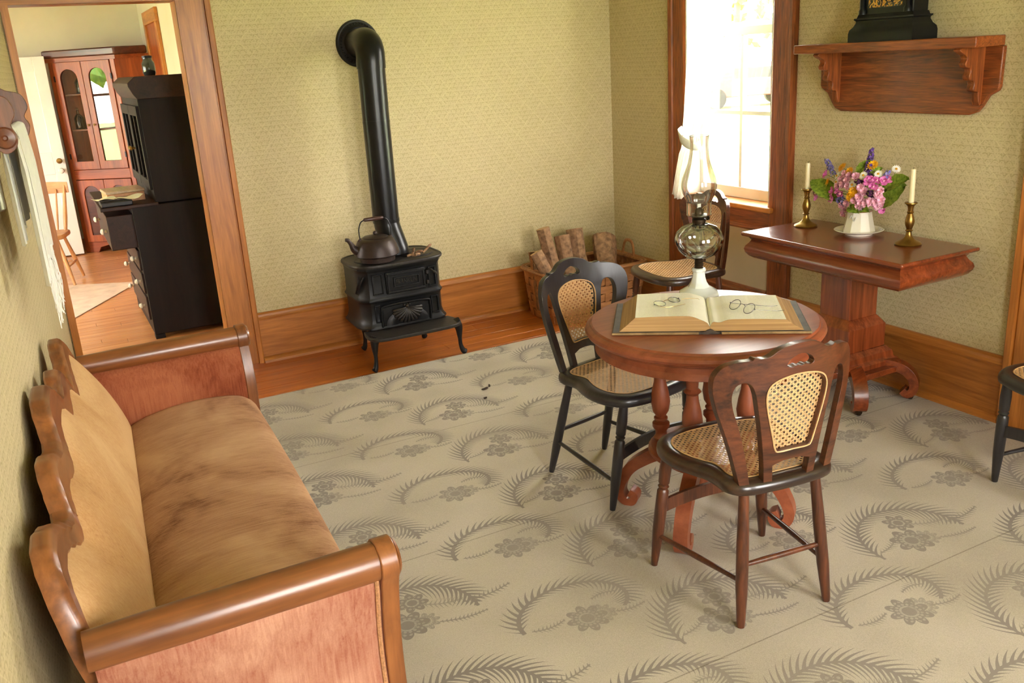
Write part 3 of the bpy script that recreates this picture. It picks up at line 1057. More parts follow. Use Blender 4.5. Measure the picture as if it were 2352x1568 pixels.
    for s_ in (-1, 1):
        MB().turned(at(F[s_], .27), at(Bk[s_], .34), rp, 10).build('stretcher', pal['leg'], t)
    MB().turned(at(Bk[-1], .46), at(Bk[1], .46), rp, 10).build('stretcher', pal['leg'], t)
    a, b = at(F[-1], .52), at(F[1], .52)
    N_ = 12
    mb = MB()
    def fs(u, w):
        p = a.lerp(b, u)
        k = int(round(w * 4)) % 4
        dz = [-.022, .02, .02, -.022][k] + .022 * (1 - (2 * u - 1) ** 2)
        dy = [-.006, -.006, .006, .006][k]
        return (p.x, p.y + dy, p.z + dz)
    mb.grid(N_, 4, fs, cv=True).build('front_stretcher', pal['leg'], t, angle=30)
    return t

CH_GROUP = 'cane-seated parlour chairs'
palB = {'seat': MT['blk_x'], 'back': MT['blk_z'], 'leg': MT['blk_z']}
palR = {'seat': wood('dark_seat', srgb(30, 22, 18), srgb(72, 48, 34), 'x', 1.2, 0.3, 0.4), 'back': MT['chairb_x'], 'leg': MT['chairb_z']}
def put(o, x, y, deg, z=0.0105):
    o.location = (x, y, z)
    o.rotation_euler = (0, 0, radians(deg))
near = make_chair('cane_chair', 'brown cane chair with its back to the viewer, nearest the camera', palR, CH_GROUP)
put(near, 1.683, 1.853, -7)
left = make_chair('cane_chair', 'black cane chair pushed in at the left of the round table', palB, CH_GROUP, .06, .12)
put(left, 1.768, 2.620, 191.7)
cor = copy_tree(near)
cor['label'] = 'dark cane chair in the corner beside the log basket under the curtain'
put(cor, 2.94, 3.78, 84)
rt = copy_tree(left)
rt['label'] = 'black cane chair cut off at the right edge of the picture'
put(rt, 2.965, 1.625, 82)

# ------------------------------------------------------------------ round table
TZ = 0.73
TC = (1.843, 2.25)
rt_ = thing('round_table', 'round reddish wooden pedestal table with scrolled feet', 'table', (TC[0], TC[1], 0.008), 0)
z0 = -0.008
MB().lathe([(.30, .690 + z0), (.372, .690 + z0), (.384, .697 + z0), (.389, .706 + z0), (.386, .716 + z0), (.378, .722 + z0), (.374, .7235 + z0), (.370, .7235 + z0), (.366, TZ + z0), (.01, TZ + z0)], 96).build('tabletop', MT['table_x'], rt_, angle=25)
MB().lathe([(.30, .636 + z0), (.350, .636 + z0), (.358, .64 + z0), (.356, .652 + z0), (.352, .66 + z0), (.352, .678 + z0), (.362, .684 + z0), (.362, .692 + z0), (.30, .692 + z0)], 96).build('apron', MT['table_x'], rt_, angle=25)
colp = [(0, .020), (.03, .027), (.06, .020), (.1, .020), (.14, .030), (.18, .030), (.2, .018), (.22, .024), (.235, .024), (.25, .017), (.3, .028), (.4, .034), (.5, .029), (.6, .021), (.66, .019), (.69, .029), (.72, .019), (.9, .023), (1, .024)]
MB().lathe([(.01, .20), (.10, .20), (.13, .21), (.135, .225), (.13, .235), (.175, .24), (.185, .25), (.185, .262), (.175, .27), (.01, .27)], 32).build('platform', MT['table_x'], rt_, angle=30)
MB().lathe([(.006, .09), (.02, .1), (.014, .115), (.024, .13), (.03, .15), (.022, .17), (.04, .19), (.05, .205)], 16).build('pendant', MT['table_z'], rt_)
for k in range(4):
    a = radians(128 + 90 * k)
    p = Vector((.145 * cos(a), .145 * sin(a), .268))
    q = Vector((.15 * cos(a), .15 * sin(a), .632))
    MB().turned(p, q, colp, 18).build('column', MT['table_z'], rt_)
    # scrolled foot: swept S in the vertical plane
    path = cr([(.09, .245), (.15, .222), (.205, .19), (.255, .15), (.29, .09), (.298, .045), (.28, .016), (.252, .016), (.243, .04), (.262, .052)], 5)
    wd = lambda i, n: lerp(.05, .016, (i / (n - 1)) ** 1.2) if i / (n - 1) < .75 else .02
    n_ = len(path)
    mb = MB()
    v, f = [], []
    for i in range(n_):
        r_, z_ = path[i][:2]
        r0, zz0 = path[max(0, i - 1)][:2]
        r1, zz1 = path[min(n_ - 1, i + 1)][:2]
        tx, tz = r1 - r0, zz1 - zz0
        L = hypot(tx, tz)
        nx, nz = -tz / L, tx / L
        hw = lerp(.034, .019, min(1, i / (n_ * .7)))
        for sg, sw in ((1, -1), (1, 1), (-1, 1), (-1, -1)):
            rr, zz = r_ + nx * hw * sg * .75, max(0.0, z_ + nz * hw * sg * .75)
            w = .024 * sw
            v.append((rr * cos(a) - w * sin(a), rr * sin(a) + w * cos(a), zz))
    for i in range(n_ - 1):
        for k2 in range(4):
            f.append((i * 4 + k2, i * 4 + (k2 + 1) % 4, i * 4 + 4 + (k2 + 1) % 4, i * 4 + 4 + k2))
    f += [(3, 2, 1, 0), tuple((n_ - 1) * 4 + i for i in range(4))]
    mb.add(v, f).build('scroll_foot', MT['table_x'], rt_, bevel=0.004, angle=30)

# ------------------------------------------------------------------ pedestal side table
SX0, SX1, SY0, SY1, SZ = 2.875, 3.338, 2.325, 3.24, 0.73
sc_ = ((SX0 + SX1) / 2, (SY0 + SY1) / 2)
st = thing('side_table', 'dark mahogany pedestal side table against the wallpapered wall', 'table', (sc_[0], sc_[1], 0.008), 0)
hx, hy = (SX1 - SX0) / 2, (SY1 - SY0) / 2
Z = lambda z: z - 0.008
MB().box(-hx, -hy, Z(.712), hx, hy, Z(SZ)).build('tabletop', MT['cherry_y'], st, bevel=0.008, seg=3)
# frieze: ogee (pillow) ends, flat front
og = [(0.0, .712), (-.012, .705), (-.020, .692), (-.012, .678), (.0, .664), (.004, .650), (.0, .634), (-.012, .618), (-.03, .606), (-.05, .602)]
fr = MB()
def ogee(depth_at):
    pass
rings = []
for off, z_ in og:
    o_ = -0.016 + off
    rings.append([(hx + o_, -hy - o_, Z(z_)), (hx + o_, hy + o_, Z(z_)), (-hx - o_, hy + o_, Z(z_)), (-hx - o_, -hy - o_, Z(z_))])
v = [p for r_ in rings for p in r_]
f = []
for i in range(len(rings) - 1):
    for k in range(4): f.append((i * 4 + k, i * 4 + (k + 1) % 4, i * 4 + 4 + (k + 1) % 4, i * 4 + 4 + k))
f += [(0, 1, 2, 3), tuple(len(v) - 1 - i for i in range(4))]
fr.add(v, f).build('frieze', MT['cherry_y'], st, angle=30)
# column: square, tapering, with collar
def sq(levels, name, mat=MT['cherry_z'], sx=1.0, sy=1.0):
    v = []
    for h_, z_ in levels: v += [(-h_ * sx, -h_ * sy, Z(z_)), (h_ * sx, -h_ * sy, Z(z_)), (h_ * sx, h_ * sy, Z(z_)), (-h_ * sx, h_ * sy, Z(z_))]
    f = []
    for i in range(len(levels) - 1):
        for k in range(4): f.append((i * 4 + k, i * 4 + (k + 1) % 4, i * 4 + 4 + (k + 1) % 4, i * 4 + 4 + k))
    f += [(3, 2, 1, 0), tuple(len(v) - 4 + i for i in range(4))]
    return MB().add(v, f).build(name, mat, st, bevel=0.003, angle=30)
sq([(.085, .385), (.085, .61)], 'column')
sq([(.115, .245), (.115, .35), (.09, .385), (.085, .39)], 'column_collar')
sq([(.16, .165), (.16, .19), (.145, .2), (.14, .225), (.12, .245), (.1, .25)], 'plinth')
MB().plate([[(x * .2, y * .2) for x, y in ((1, .5), (.5, .55), (.55, 1), (-.55, 1), (-.5, .55), (-1, .5), (-1, -.5), (-.5, -.55), (-.55, -1), (.55, -1), (.5, -.55), (1, -.5))]], lambda a, b, t: (a, b, Z(lerp(.14, .168, t)))).build('base_platform', MT['cherry_y'], st, bevel=0.004)
for sx in (-1, 1):
    for sy in (-1, 1):
        d = Vector((sx * .165, sy * .24, 0))
        L = d.length
        u = d / L
        w = Vector((-u.y, u.x, 0))
        path = cr([(.12, .165), (.17, .172), (.225, .165), (.27, .14), (.295, .1), (.295, .06), (.272, .04), (.25, .055)], 4)
        v, f = [], []
        n_ = len(path)
        for i in range(n_):
            r_, z_ = path[i][:2]
            r0, a0 = path[max(0, i - 1)][:2]
            r1, a1 = path[min(n_ - 1, i + 1)][:2]
            tx, tz = r1 - r0, a1 - a0
            LL = hypot(tx, tz)
            nx, nz = -tz / LL, tx / LL
            hw = lerp(.024, .016, i / n_)
            for sg, sw in ((1, -1), (1, 1), (-1, 1), (-1, -1)):
                p = u * (r_ + nx * hw * sg) + w * (.03 * sw)
                v.append((p.x, p.y, Z(z_ + nz * hw * sg)))
        for i in range(n_ - 1):
            for k2 in range(4): f.append((i * 4 + k2, i * 4 + (k2 + 1) % 4, i * 4 + 4 + (k2 + 1) % 4, i * 4 + 4 + k2))
        f += [(3, 2, 1, 0), tuple((n_ - 1) * 4 + i for i in range(4))]
        ft = MB().add(v, f).build('scroll_foot', MT['cherry_x'], st, bevel=0.004, angle=30)
        cpos = u * .285
        MB().lathe([(.004, -.007), (.014, -.007), (.0165, 0), (.014, .007), (.004, .007)], 16, (cpos.x, cpos.y, .0175), True, Matrix.Rotation(radians(90), 3, 'X')).tube([(cpos.x, cpos.y, .018), (cpos.x, cpos.y, .05)], .006, 8).build('caster', MT['burner'], ft)

# ------------------------------------------------------------------ wall shelf and mantel clock
ws_ = thing('wall_shelf', 'carved brown oak wall shelf with scalloped brackets under the clock', 'shelf', (XR, 2.775, 1.25))
def W(y, z): return (y - 2.775, z - 1.25)
SY_a, SY_b = 2.33, 3.262
MB().box(-.175, SY_a - 2.775, .262, -.001, SY_b - 2.775, .302).build('shelf_board', MT['oak_y'], ws_, bevel=0.004)
bb = [(2.32, 1.512), (2.322, 1.36), (2.33, 1.345), (2.365, 1.325), (2.39, 1.285), (2.41, 1.262), (2.445, 1.25), (3.105, 1.25), (3.14, 1.262), (3.165, 1.29), (3.19, 1.33), (3.225, 1.35), (3.235, 1.365), (3.237, 1.512)]
MB().plate([[W(*p) for p in bb]], lambda a, b, t: (-lerp(.001, .024, t), a, b)).build('backboard', MT['oak_y'], ws_, bevel=0.004)
br = [(.02, .262), (.165, .262), (.16, .245), (.135, .235), (.125, .22), (.135, .205), (.128, .19), (.105, .185), (.1, .17), (.108, .155), (.1, .14), (.078, .135), (.072, .12), (.078, .105), (.066, .095), (.045, .09), (.04, .06), (.02, .045)]
for yc in (2.41, 3.13):
    MB().plate([[p[:2] for p in cr(br, 2, True)]], lambda a, b, t: (-a, yc - 2.775 + lerp(-.016, .016, t), b)).build('bracket', MT['oak_z'], ws_, bevel=0.003)

MT['clockblk'] = plain('black_enamelled_wood', srgb(9, 12, 13), 0.4, 0.0, 0.3, 20, 0.35, coat=0.0)
def gilt():
    m_, nt, b = newmat('gilt_scroll_glass')
    v = coords(nt)
    n = N(noise(nt, v, 26, 3, 0.6, 1.2))
    s_ = (n * 30.0).sin()
    nt.links.new(mix(nt, s_.ss(-0.3, 0.2), srgb(20, 24, 26), srgb(176, 120, 44)), b.inputs['Base Color'])
    b.inputs['Roughness'].default_value = 0.25
    b.inputs['Metallic'].default_value = 0.4
    return m_
MT['gilt'] = gilt()
ck = thing('mantel_clock', 'black mantel clock with gilt scrollwork standing on the wall shelf', 'clock', (3.285, 2.794, 1.5525))
def rect_loft(levels, name, mat, par):
    v, f = [], []
    for hx_, hy_, z_ in levels: v += [(-hx_, -hy_, z_), (hx_, -hy_, z_), (hx_, hy_, z_), (-hx_, hy_, z_)]
    for i in range(len(levels) - 1):
        for k in range(4): f.append((i * 4 + k, i * 4 + (k + 1) % 4, i * 4 + 4 + (k + 1) % 4, i * 4 + 4 + k))
    f += [(3, 2, 1, 0), tuple(len(v) - 4 + i for i in range(4))]
    return MB().add(v, f).build(name, mat, par, angle=32)
rect_loft([(.075, .165, 0), (.075, .165, .035), (.071, .162, .05), (.06, .152, .062), (.052, .146, .078), (.052, .146, .085), (.058, .152, .09), (.058, .152, .096), (.05, .144, .096), (.046, .14, .11)], 'base_moulding', MT['clockblk'], ck)
MB().box(-.046, -.138, .105, .046, .138, .52).build('case', MT['clockblk'], ck, bevel=0.006)
MB().box(-.049, -.085, .135, -.045, .085, .5).build('gilt_glass', MT['gilt'], ck, smooth=False)
for y_ in (-.115, .115):
    MB().turned((-.05, y_, .11), (-.05, y_, .5), [(0, .016), (.04, .016), (.06, .010), (.5, .012), (.94, .010), (.96, .016), (1, .016)], 14).build('column', MT['clockblk'], ck)
rect_loft([(.052, .145, .52), (.065, .16, .545), (.065, .16, .56), (.03, .1, .6), (.01, .08, .6)], 'top_moulding', MT['clockblk'], ck)

# ------------------------------------------------------------------ sofa along the skewed wall
MT['vseat'] = velvet('worn_velvet_seat', srgb(164, 122, 92), srgb(192, 154, 120), srgb(92, 54, 34), 'x', 3.4, 0.0)
MT['vback'] = velvet('worn_velvet_back', srgb(182, 138, 90), srgb(204, 166, 118), srgb(134, 84, 48), 'z', 1.8, 0.08)
MT['varm'] = velvet('rose_velvet_arm', srgb(158, 102, 80), srgb(190, 142, 116), srgb(110, 52, 38), 'z', 3.4, 0.0)
MT['varm_shade'] = velvet('shaded_arm_velvet', srgb(134, 70, 44), srgb(164, 100, 68), srgb(92, 38, 22), 'z', 3.4, 0.0)  # same velvet as the near arm; shade from its facing put into the colour
MT['gimp'] = plain('gimp_braid', srgb(176, 126, 84), 0.9, var=0.3, vs=200)
so = thing('sofa', 'long wooden sofa with scalloped back and worn tan velvet seat', 'sofa', (0.2, 2.52, 0.008))
SO = Vector((0.2, 2.52, 0.008))
YC = 2.52
bprof = [(0, .840), (.06, .838), (.11, .822), (.15, .79), (.185, .765), (.22, .760), (.27, .768), (.32, .784), (.37, .788), (.41, .775), (.45, .742), (.485, .708), (.51, .702), (.545, .712), (.60, .738), (.66, .764), (.72, .779), (.78, .778), (.82, .758), (.855, .715), (.88, .66), (.9, .595)]
def btop(y): return sinterp(bprof, abs(y - YC))
def bx_(y, z): return -0.10 + .045 * (y - 1.6) - .23 * (z - .61)
def xj(y): return .056 + .058 * (y - 2.047)
def xfr(y): return .503 + .0504 * (y - 2.04)
def S(mb): return mb.xf(lambda p: p - SO)
# rail
n = 150
ys = [lerp(YC - .9, YC + .9, i / n) for i in range(n + 1)]
v, f = [], []
for y in ys:
    zt = btop(y)
    zb = zt - .062 - .02 * (abs(y - YC) < .45)
    sec = [(-.020, zb), (-.020, zt - .004), (-.014, zt), (.010, zt), (.016, zt - .004), (.022, zt - .016), (.018, zt - .03), (.024, zb + .006), (.02, zb)]
    for dx, z in sec: v.append((bx_(y, z) + dx, y, z))
m_ = 9
for i in range(n):
    for k in range(m_): f.append((i * m_ + k, i * m_ + (k + 1) % m_, i * m_ + m_ + (k + 1) % m_, i * m_ + m_ + k))
f += [tuple(range(m_)), tuple(n * m_ + k for k in reversed(range(m_)))]
S(MB().add(v, f)).build('scalloped_top_rail', MT['sofaw_y'], so, angle=35)
# wooden back panel behind
S(MB().grid(60, 1, lambda u, w: (bx_(lerp(1.66, 3.38, u), lerp(.2, btop(lerp(1.66, 3.38, u)) - .05, w)) - .012, lerp(1.66, 3.38, u), lerp(.2, btop(lerp(1.66, 3.38, u)) - .05, w)))).build('back_panel', MT['sofaw_y'], so)
# upholstered back
def backf(u, w):
    y = lerp(1.635, 3.405, u)
    zt = btop(y) - .05
    z = lerp(.36, zt, w)
    ed = min(1, min(u, 1 - u) / .04)
    x = lerp(xj(y) - .01, bx_(y, zt) + .012, w ** 1.0) + .030 * sin(pi * min(1, w * 1.03)) ** .6 * ed
    return (x, y, z)
S(MB().grid(90, 16, backf)).build('back_upholstery', MT['vback'], so, angle=60)
# seat
sect = [(0, .37), (.04, .398), (.2, .425), (.45, .442), (.7, .44), (.86, .428), (.94, .41), (.985, .385), (1.0, .35), (.995, .31), (.975, .285)]
sec2 = cr(sect, 4)
def seatf(u, w):
    k = w * (len(sec2) - 1)
    i = min(int(k), len(sec2) - 2)
    a, z = [lerp(sec2[i][q], sec2[i + 1][q], k - i) for q in (0, 1)]
    y = lerp(1.64, 3.395, u)
    e = min(1, min(u, 1 - u) / .05)
    z -= .018 * (1 - e) ** 2
    bow = .012 * (1 - (2 * u - 1) ** 2)
    return (lerp(xj(y) - .03, xfr(y) + bow - .006 * (1 - e), a), y, z)
S(MB().grid(60, len(sec2) - 1, seatf)).build('seat_cushion', MT['vseat'], so, angle=70)
S(MB().add([(xfr(y) - dx, y, z) for y in (1.63, 3.40) for dx, z in ((.05, .2), (.012, .2), (.004, .215), (.004, .285), (.012, .3), (.05, .3))],
           [(i, (i + 1) % 6, (i + 1) % 6 + 6, i + 6) for i in range(6)] + [tuple(range(6)), tuple(reversed(range(6, 12)))])).build('front_rail', MT['sofaw_y'], so, angle=30)
S(MB().box(-.03, 1.63, .2, .44, 3.4, .30)).build('seat_frame', MT['sofaw_y'], so)
# arms
def arm(yin, out, nm):
    """yin: inner face at the seat; out: -1 near end, +1 far end"""
    ax_y, ax_z, R = yin + out * .062, .627, .041
    x0 = bx_(ax_y, ax_z) + .012
    x1 = xfr(ax_y) - .022
    # roll, slightly tapering to the back
    S(MB().turned((x0, ax_y, ax_z), (x1, ax_y, ax_z), [(0, R * .92), (.3, R), (1, R)], 28)).build('arm_roll', MT['sofaw_x'], so)
    sec_in = [(0, .36), (-.004, .45), (.004, .53), (.022, .585), (.05, .61)]
    sec_out = [(.085, .612), (.078, .56), (.062, .48), (.056, .40), (.06, .32), (.066, .25), (.066, .2), (0, .2)]
    ring = [p[:2] for p in cr(sec_in, 4)] + [p[:2] for p in cr(sec_out[:7], 3)] + [sec_out[-1]]
    mb = MB()
    nn = len(ring)
    K = 14
    v, f = [], []
    for i in range(K + 1):
        t = i / K
        x = lerp(x0 + .01, x1 - .004, t)
        puff = .010 * sin(pi * t) ** .5
        for s_, z in ring:
            s2 = s_ + (puff if s_ > .05 and z < .6 else (-puff * .5 if s_ < .04 and z > .4 else 0))
            v.append((x, yin + out * s2, z))
    for i in range(K):
        for k in range(nn): f.append((i * nn + k, i * nn + (k + 1) % nn, i * nn + nn + (k + 1) % nn, i * nn + nn + k))
    f += [tuple(range(nn)), tuple(K * nn + k for k in reversed(range(nn)))]
    S(mb.add(v, f)).build('arm_upholstery', MT['varm'] if out < 0 else MT['varm_shade'], so, angle=50)
    # gimp along the outer front edge and under the roll
    S(MB().tube([(x1 - .012, yin + out * (s_ + .003), z) for s_, z in [p[:2] for p in cr(sec_out[:7], 3)]], .005, 6)).build('gimp_braid', MT['gimp'], so)
    S(MB().tube([(lerp(x0 + .02, x1, i / 10), yin + out * (.07 + .010 * sin(pi * i / 10) ** .5), .232) for i in range(11)], .005, 6)).build('gimp_braid', MT['gimp'], so)
    # front post: scroll profile plate
    pts = []
    rr = .047
    for k in range(15):
        a = radians(-40 + 260 * k / 14)
        pts.append((.062 + rr * cos(a), ax_z + rr * sin(a)))
    left = [(.012, .56), (-.004, .5), (-.01, .44), (-.004, .36), (.0, .28), (-.006, .2), (-.012, .13), (-.004, .08), (.012, .05)]
    right = [(.07, .05), (.09, .09), (.088, .14), (.076, .2), (.07, .28), (.066, .36), (.068, .44), (.08, .52), (.09, .57)]
    ring = pts + [p[:2] for p in cr(left, 3)] + [p[:2] for p in cr(right, 3)]
    if out > 0: pass
    S(MB().plate([ring], lambda a, b, t: (lerp(x1 - .004, x1 + .034, t), yin + out * a, b))).build('front_post', MT['sofaw_z'], so, bevel=.005, angle=30)
    S(MB().lathe([(.002, -.004), (.036, -.004), (.042, .0), (.036, .006), (.012, .008), (.004, .004)], 24, (x1 + .036, ax_y, ax_z), True, Matrix.Rotation(radians(90), 3, 'Y'))).build('scroll_boss', MT['sofaw_x'], so)
    for xx in (x0 + .05, x1 + .0):
        S(MB().lathe([(.02, .008), (.03, .02), (.026, .05), (.034, .07), (.034, .2)], 18, (xx, yin + out * .03, 0))).build('foot', MT['sofaw_z'], so)
arm(1.652, -1, 'near')
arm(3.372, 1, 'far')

# ------------------------------------------------------------------ cast-iron stove
SL = Vector((1.645, 4.64, 0.0))
sv = thing('cast_iron_stove', 'black cast iron box stove with shell relief and hearth plate', 'stove', SL)
def V_(mb): return mb.xf(lambda p: p - SL)
body_plan = [(1.415, 4.82), (1.405, 4.60), (1.415, 4.545), (1.45, 4.505), (1.475, 4.50), (1.835, 4.50), (1.858, 4.505), (1.882, 4.54), (1.888, 4.6), (1.878, 4.82)]
def bp_(s_, dz=0):
    return [(1.648 + (x - 1.648) * s_, 4.66 + (y - 4.66) * s_) for x, y in body_plan]
lv = [(1.07, .205), (1.07, .215), (1.02, .23), (1.0, .245), (.985, .26), (.985, .345), (1.0, .352), (1.025, .36), (1.025, .368), (1.0, .376), (.985, .385), (.985, .515), (1.0, .525), (1.03, .535), (1.03, .548)]
v, f = [], []
nb = len(body_plan)
for s_, z in lv: v += [(x, y, z) for x, y in bp_(s_)]
for i in range(len(lv) - 1):
    for k in range(nb): f.append((i * nb + k, i * nb + (k + 1) % nb, i * nb + nb + (k + 1) % nb, i * nb + nb + k))
f += [tuple(range(nb)), tuple((len(lv) - 1) * nb + k for k in reversed(range(nb)))]
V_(MB().add(v, f)).build('stove_body', MT['iron'], sv, angle=30)
# top plate
def sup(a, hx_, hy_, e): 
    c_, s_ = cos(a), sin(a)
    return (hx_ * math.copysign(abs(c_) ** e, c_), hy_ * math.copysign(abs(s_) ** e, s_))
tp = [sup(2 * pi * k / 64, .268, .20, .55) for k in range(64)]
v, f = [], []
tl = [(.955, .546), (.99, .548), (1.0, .556), (.99, .563), (.96, .566), (.93, .564), (.925, .562)]
for s_, z in tl: v += [(1.65 + x * s_, 4.66 + y * s_, z) for x, y in tp]
for i in range(len(tl) - 1):
    for k in range(64): f.append((i * 64 + k, i * 64 + (k + 1) % 64, i * 64 + 64 + (k + 1) % 64, i * 64 + 64 + k))
f += [tuple(reversed(range(64))), tuple((len(tl) - 1) * 64 + k for k in range(64))]
V_(MB().add(v, f)).build('top_plate', MT['ironw'], sv, angle=35)
for cx in (1.53, 1.785):
    V_(MB().lathe([(.01, .560), (.1, .560), (.1, .566), (.094, .568), (.09, .566), (.05, .566), (.045, .568), (.01, .568)], 40, (cx, 4.64, 0))).build('cooking_lid', MT['ironw'], sv)
# upper feed door
ud = V_(MB().box(1.545, 4.484, .392, 1.775, 4.502, .512)).build('feed_door', MT['iron'], sv, bevel=.004)
def frame(x0, z0, x1, z1, w, y0, y1):
    return MB().box(x0, y0, z0, x1, y1, z0 + w).box(x0, y0, z1 - w, x1, y1, z1).box(x0, y0, z0 + w, x0 + w, y1, z1 - w).box(x1 - w, y0, z0 + w, x1, y1, z1 - w)
V_(frame(1.55, .397, 1.77, .507, .012, 4.476, 4.486)).build('door_moulding', MT['iron'], ud, bevel=.002)
V_(frame(1.585, .427, 1.735, .482, .007, 4.474, 4.486)).build('name_plate_frame', MT['iron'], ud, bevel=.002)
tc_ = bpy.data.curves.new('name_letters', 'FONT')
tc_.body = 'FRANKLIN'
tc_.size = .034
tc_.extrude = .0025
tc_.align_x = 'CENTER'
tc_.align_y = 'CENTER'
to_ = bpy.data.objects.new('tmp_text', tc_)
COL.objects.link(to_)
bpy.context.view_layer.update()
tme = bpy.data.meshes.new_from_object(to_.evaluated_get(bpy.context.evaluated_depsgraph_get()))
bpy.data.objects.remove(to_, do_unlink=True)
tme.materials.clear()
tme.materials.append(MT['ironw'])
lt = bpy.data.objects.new('name_letters', tme)
COL.objects.link(lt)
lt.parent = ud
lt.rotation_euler = (radians(90), 0, 0)
lt.location = Vector((1.66, 4.4815, .4545)) - SL
lt.scale = (.78, 1.0, 1.0)
for z_ in (.425, .482):
    V_(MB().turned((1.785, 4.487, z_ - .012), (1.785, 4.487, z_ + .012), [(0, .004), (.1, .009), (.9, .009), (1, .004)], 12)).build('hinge', MT['ironw'], sv)
V_(MB().tube(cr([(1.79, 4.49, .495), (1.80, 4.465, .498), (1.815, 4.455, .485), (1.83, 4.452, .47)], 5), [.005] * 10 + [.007] * 6, 8)).build('latch_handle', MT['ironw'], sv)
# ash door with shell
ad = V_(MB().prism([p[:2] for p in cr([(1.505, .218), (1.505, .30), (1.53, .328), (1.755, .328), (1.782, .30), (1.782, .218)], 4)], lambda a, b, t: (a, lerp(4.502, 4.482, t), b))).build('ash_door', MT['iron'], sv, bevel=.006)
V_(MB().tube(cr([(1.502, 4.484, .215), (1.502, 4.482, .302), (1.528, 4.482, .332), (1.757, 4.482, .332), (1.786, 4.482, .302), (1.786, 4.484, .215)], 4), .006, 8)).build('door_bead', MT['iron'], ad)
for k in range(13):
    a = radians(188 + (352 - 188) * k / 12)
    L_ = .062 + .012 * sin(pi * k / 12)
    c0 = Vector((1.645, 4.472, .312))
    p1 = c0 + Vector((.5 * L_ * cos(a), -.018, .5 * L_ * sin(a) * 1.0))
    p2 = c0 + Vector((1.25 * L_ * cos(a), -.010, 1.05 * L_ * sin(a)))
    p3 = c0 + Vector((1.35 * L_ * cos(a), .004, 1.15 * L_ * sin(a)))
    V_(MB().tube(cr([c0, p1, p2, p3], 4), [.004, .005, .0055, .006, .0065, .007, .0075, .0085, .009, .0085, .007, .004, .002], 8)).build('shell_rib', MT['ironw'], ad)
V_(MB().sphere((1.645, 4.466, .318), .011, 12, 8).sphere((1.630, 4.47, .324), .007, 10, 6).sphere((1.660, 4.47, .324), .007, 10, 6)).build('shell_boss', MT['ironw'], ad)
V_(MB().grid(8, 12, lambda u, w: (1.645 + lerp(.05, .125, u) * cos(pi * w), 4.482 - .016 * sin(pi * u * .8 + .2), .222 + lerp(.03, .085, u) * sin(pi * w) * 1.0))).build('shell_shelf', MT['iron'], ad)
# corner pilasters, side leaf reliefs
for x0, x1 in ((1.47, 1.53), (1.795, 1.84)):
    V_(frame(x0, .395, x1, .508, .007, 4.492, 4.503)).build('panel_moulding', MT['iron'], sv, bevel=.002)
    V_(frame(x0 if x0 < 1.5 else 1.80, .24, (1.5 if x0 < 1.5 else 1.845), .34, .007, 4.494, 4.505)).build('panel_moulding', MT['iron'], sv, bevel=.002)
for k in range(4):
    x = 1.428
    V_(MB().tube(cr([(1.404, 4.60 - .014 * k, .40), (1.402 + .006 * k, 4.57 - .012 * k, .43 + .012 * k), (1.408 + .008 * k, 4.555 - .012 * k, .46 + .012 * k), (1.412 + .008 * k, 4.56 - .012 * k, .5)], 4), [.003] * 5 + [.005] * 5 + [.002] * 3, 6)).build('leaf_relief', MT['iron'], sv)
# hearth
hp = [p[:2] for p in cr([(1.40, 4.52), (1.385, 4.45), (1.39, 4.375), (1.43, 4.332), (1.55, 4.32), (1.76, 4.32), (1.875, 4.332), (1.915, 4.375), (1.918, 4.45), (1.90, 4.52)], 5)]
V_(MB().prism(hp, lambda a, b, t: (a, b, lerp(.182, .202, t)))).build('hearth_plate', MT['ironw'], sv, bevel=.006, seg=3)
for lx_, ly_, fx, fy in ((1.425, 4.395, -.028, -.006), (1.885, 4.39, .045, -.004), (1.50, 4.79, -.02, .02), (1.84, 4.79, .02, .02)):
    pth = cr([(lx_, ly_, .20), (lx_ + fx * .45, ly_ + fy * .5, .165), (lx_ + fx * .5, ly_ + fy * .5, .11), (lx_ + fx * .55, ly_ + fy * .6, .06), (lx_ + fx * .8, ly_ + fy * .8, .025), (lx_ + fx * 1.2, ly_ + fy * 1.2, .010)], 4)
    rad = [lerp(.032, .011, min(1, i / 9)) if i < 12 else lerp(.011, .019, (i - 12) / 8) for i in range(len(pth))]
    rad[-1] = .010
    V_(MB().tube(pth, rad, 12)).build('stove_leg', MT['iron'], sv, angle=60)

sv.location.y += .045

# stove pipe
PL = Vector((1.665, 4.78, 0.56))
pp = thing('stove_pipe', 'black stove pipe rising to an elbow and round wall collar', 'stove pipe', PL)
P_ = lambda mb: mb.xf(lambda p: p - PL)
PR = .073
P_(MB().tube(cr([(1.688, 4.715, .5685), (1.686, 4.72, .60), (1.666, 4.755, .71), (1.662, 4.762, .76)], 4), PR * .98, 32)).build('offset_boot', MT['pipe'], pp)
P_(MB().tube([(1.662, 4.762, .745), (1.662, 4.762, .765)], PR * 1.03, 32)).build('pipe_seam', MT['pipe'], pp)
P_(MB().tube([(1.662, 4.762, .75), (1.665, 4.765, 1.29)], PR, 32)).build('pipe_section', MT['pipe'], pp)
P_(MB().tube([(1.665, 4.765, 1.285), (1.665, 4.765, 1.297)], PR * 1.015, 32)).build('pipe_seam', MT['pipe'], pp)
P_(MB().tube([(1.665, 4.765, 1.29), (1.67, 4.768, 1.585)], PR, 32)).build('pipe_section', MT['pipe'], pp)
el = [(1.67, 4.768, 1.565), (1.671, 4.768, 1.60)]
for k in range(0, 7):
    a = radians(15 * k)
    el.append((1.672 + .012 * k / 6, 4.768 + .10 * (1 - cos(a)), 1.615 + .085 * sin(a)))
el.append((1.69, 5.02, 1.70))
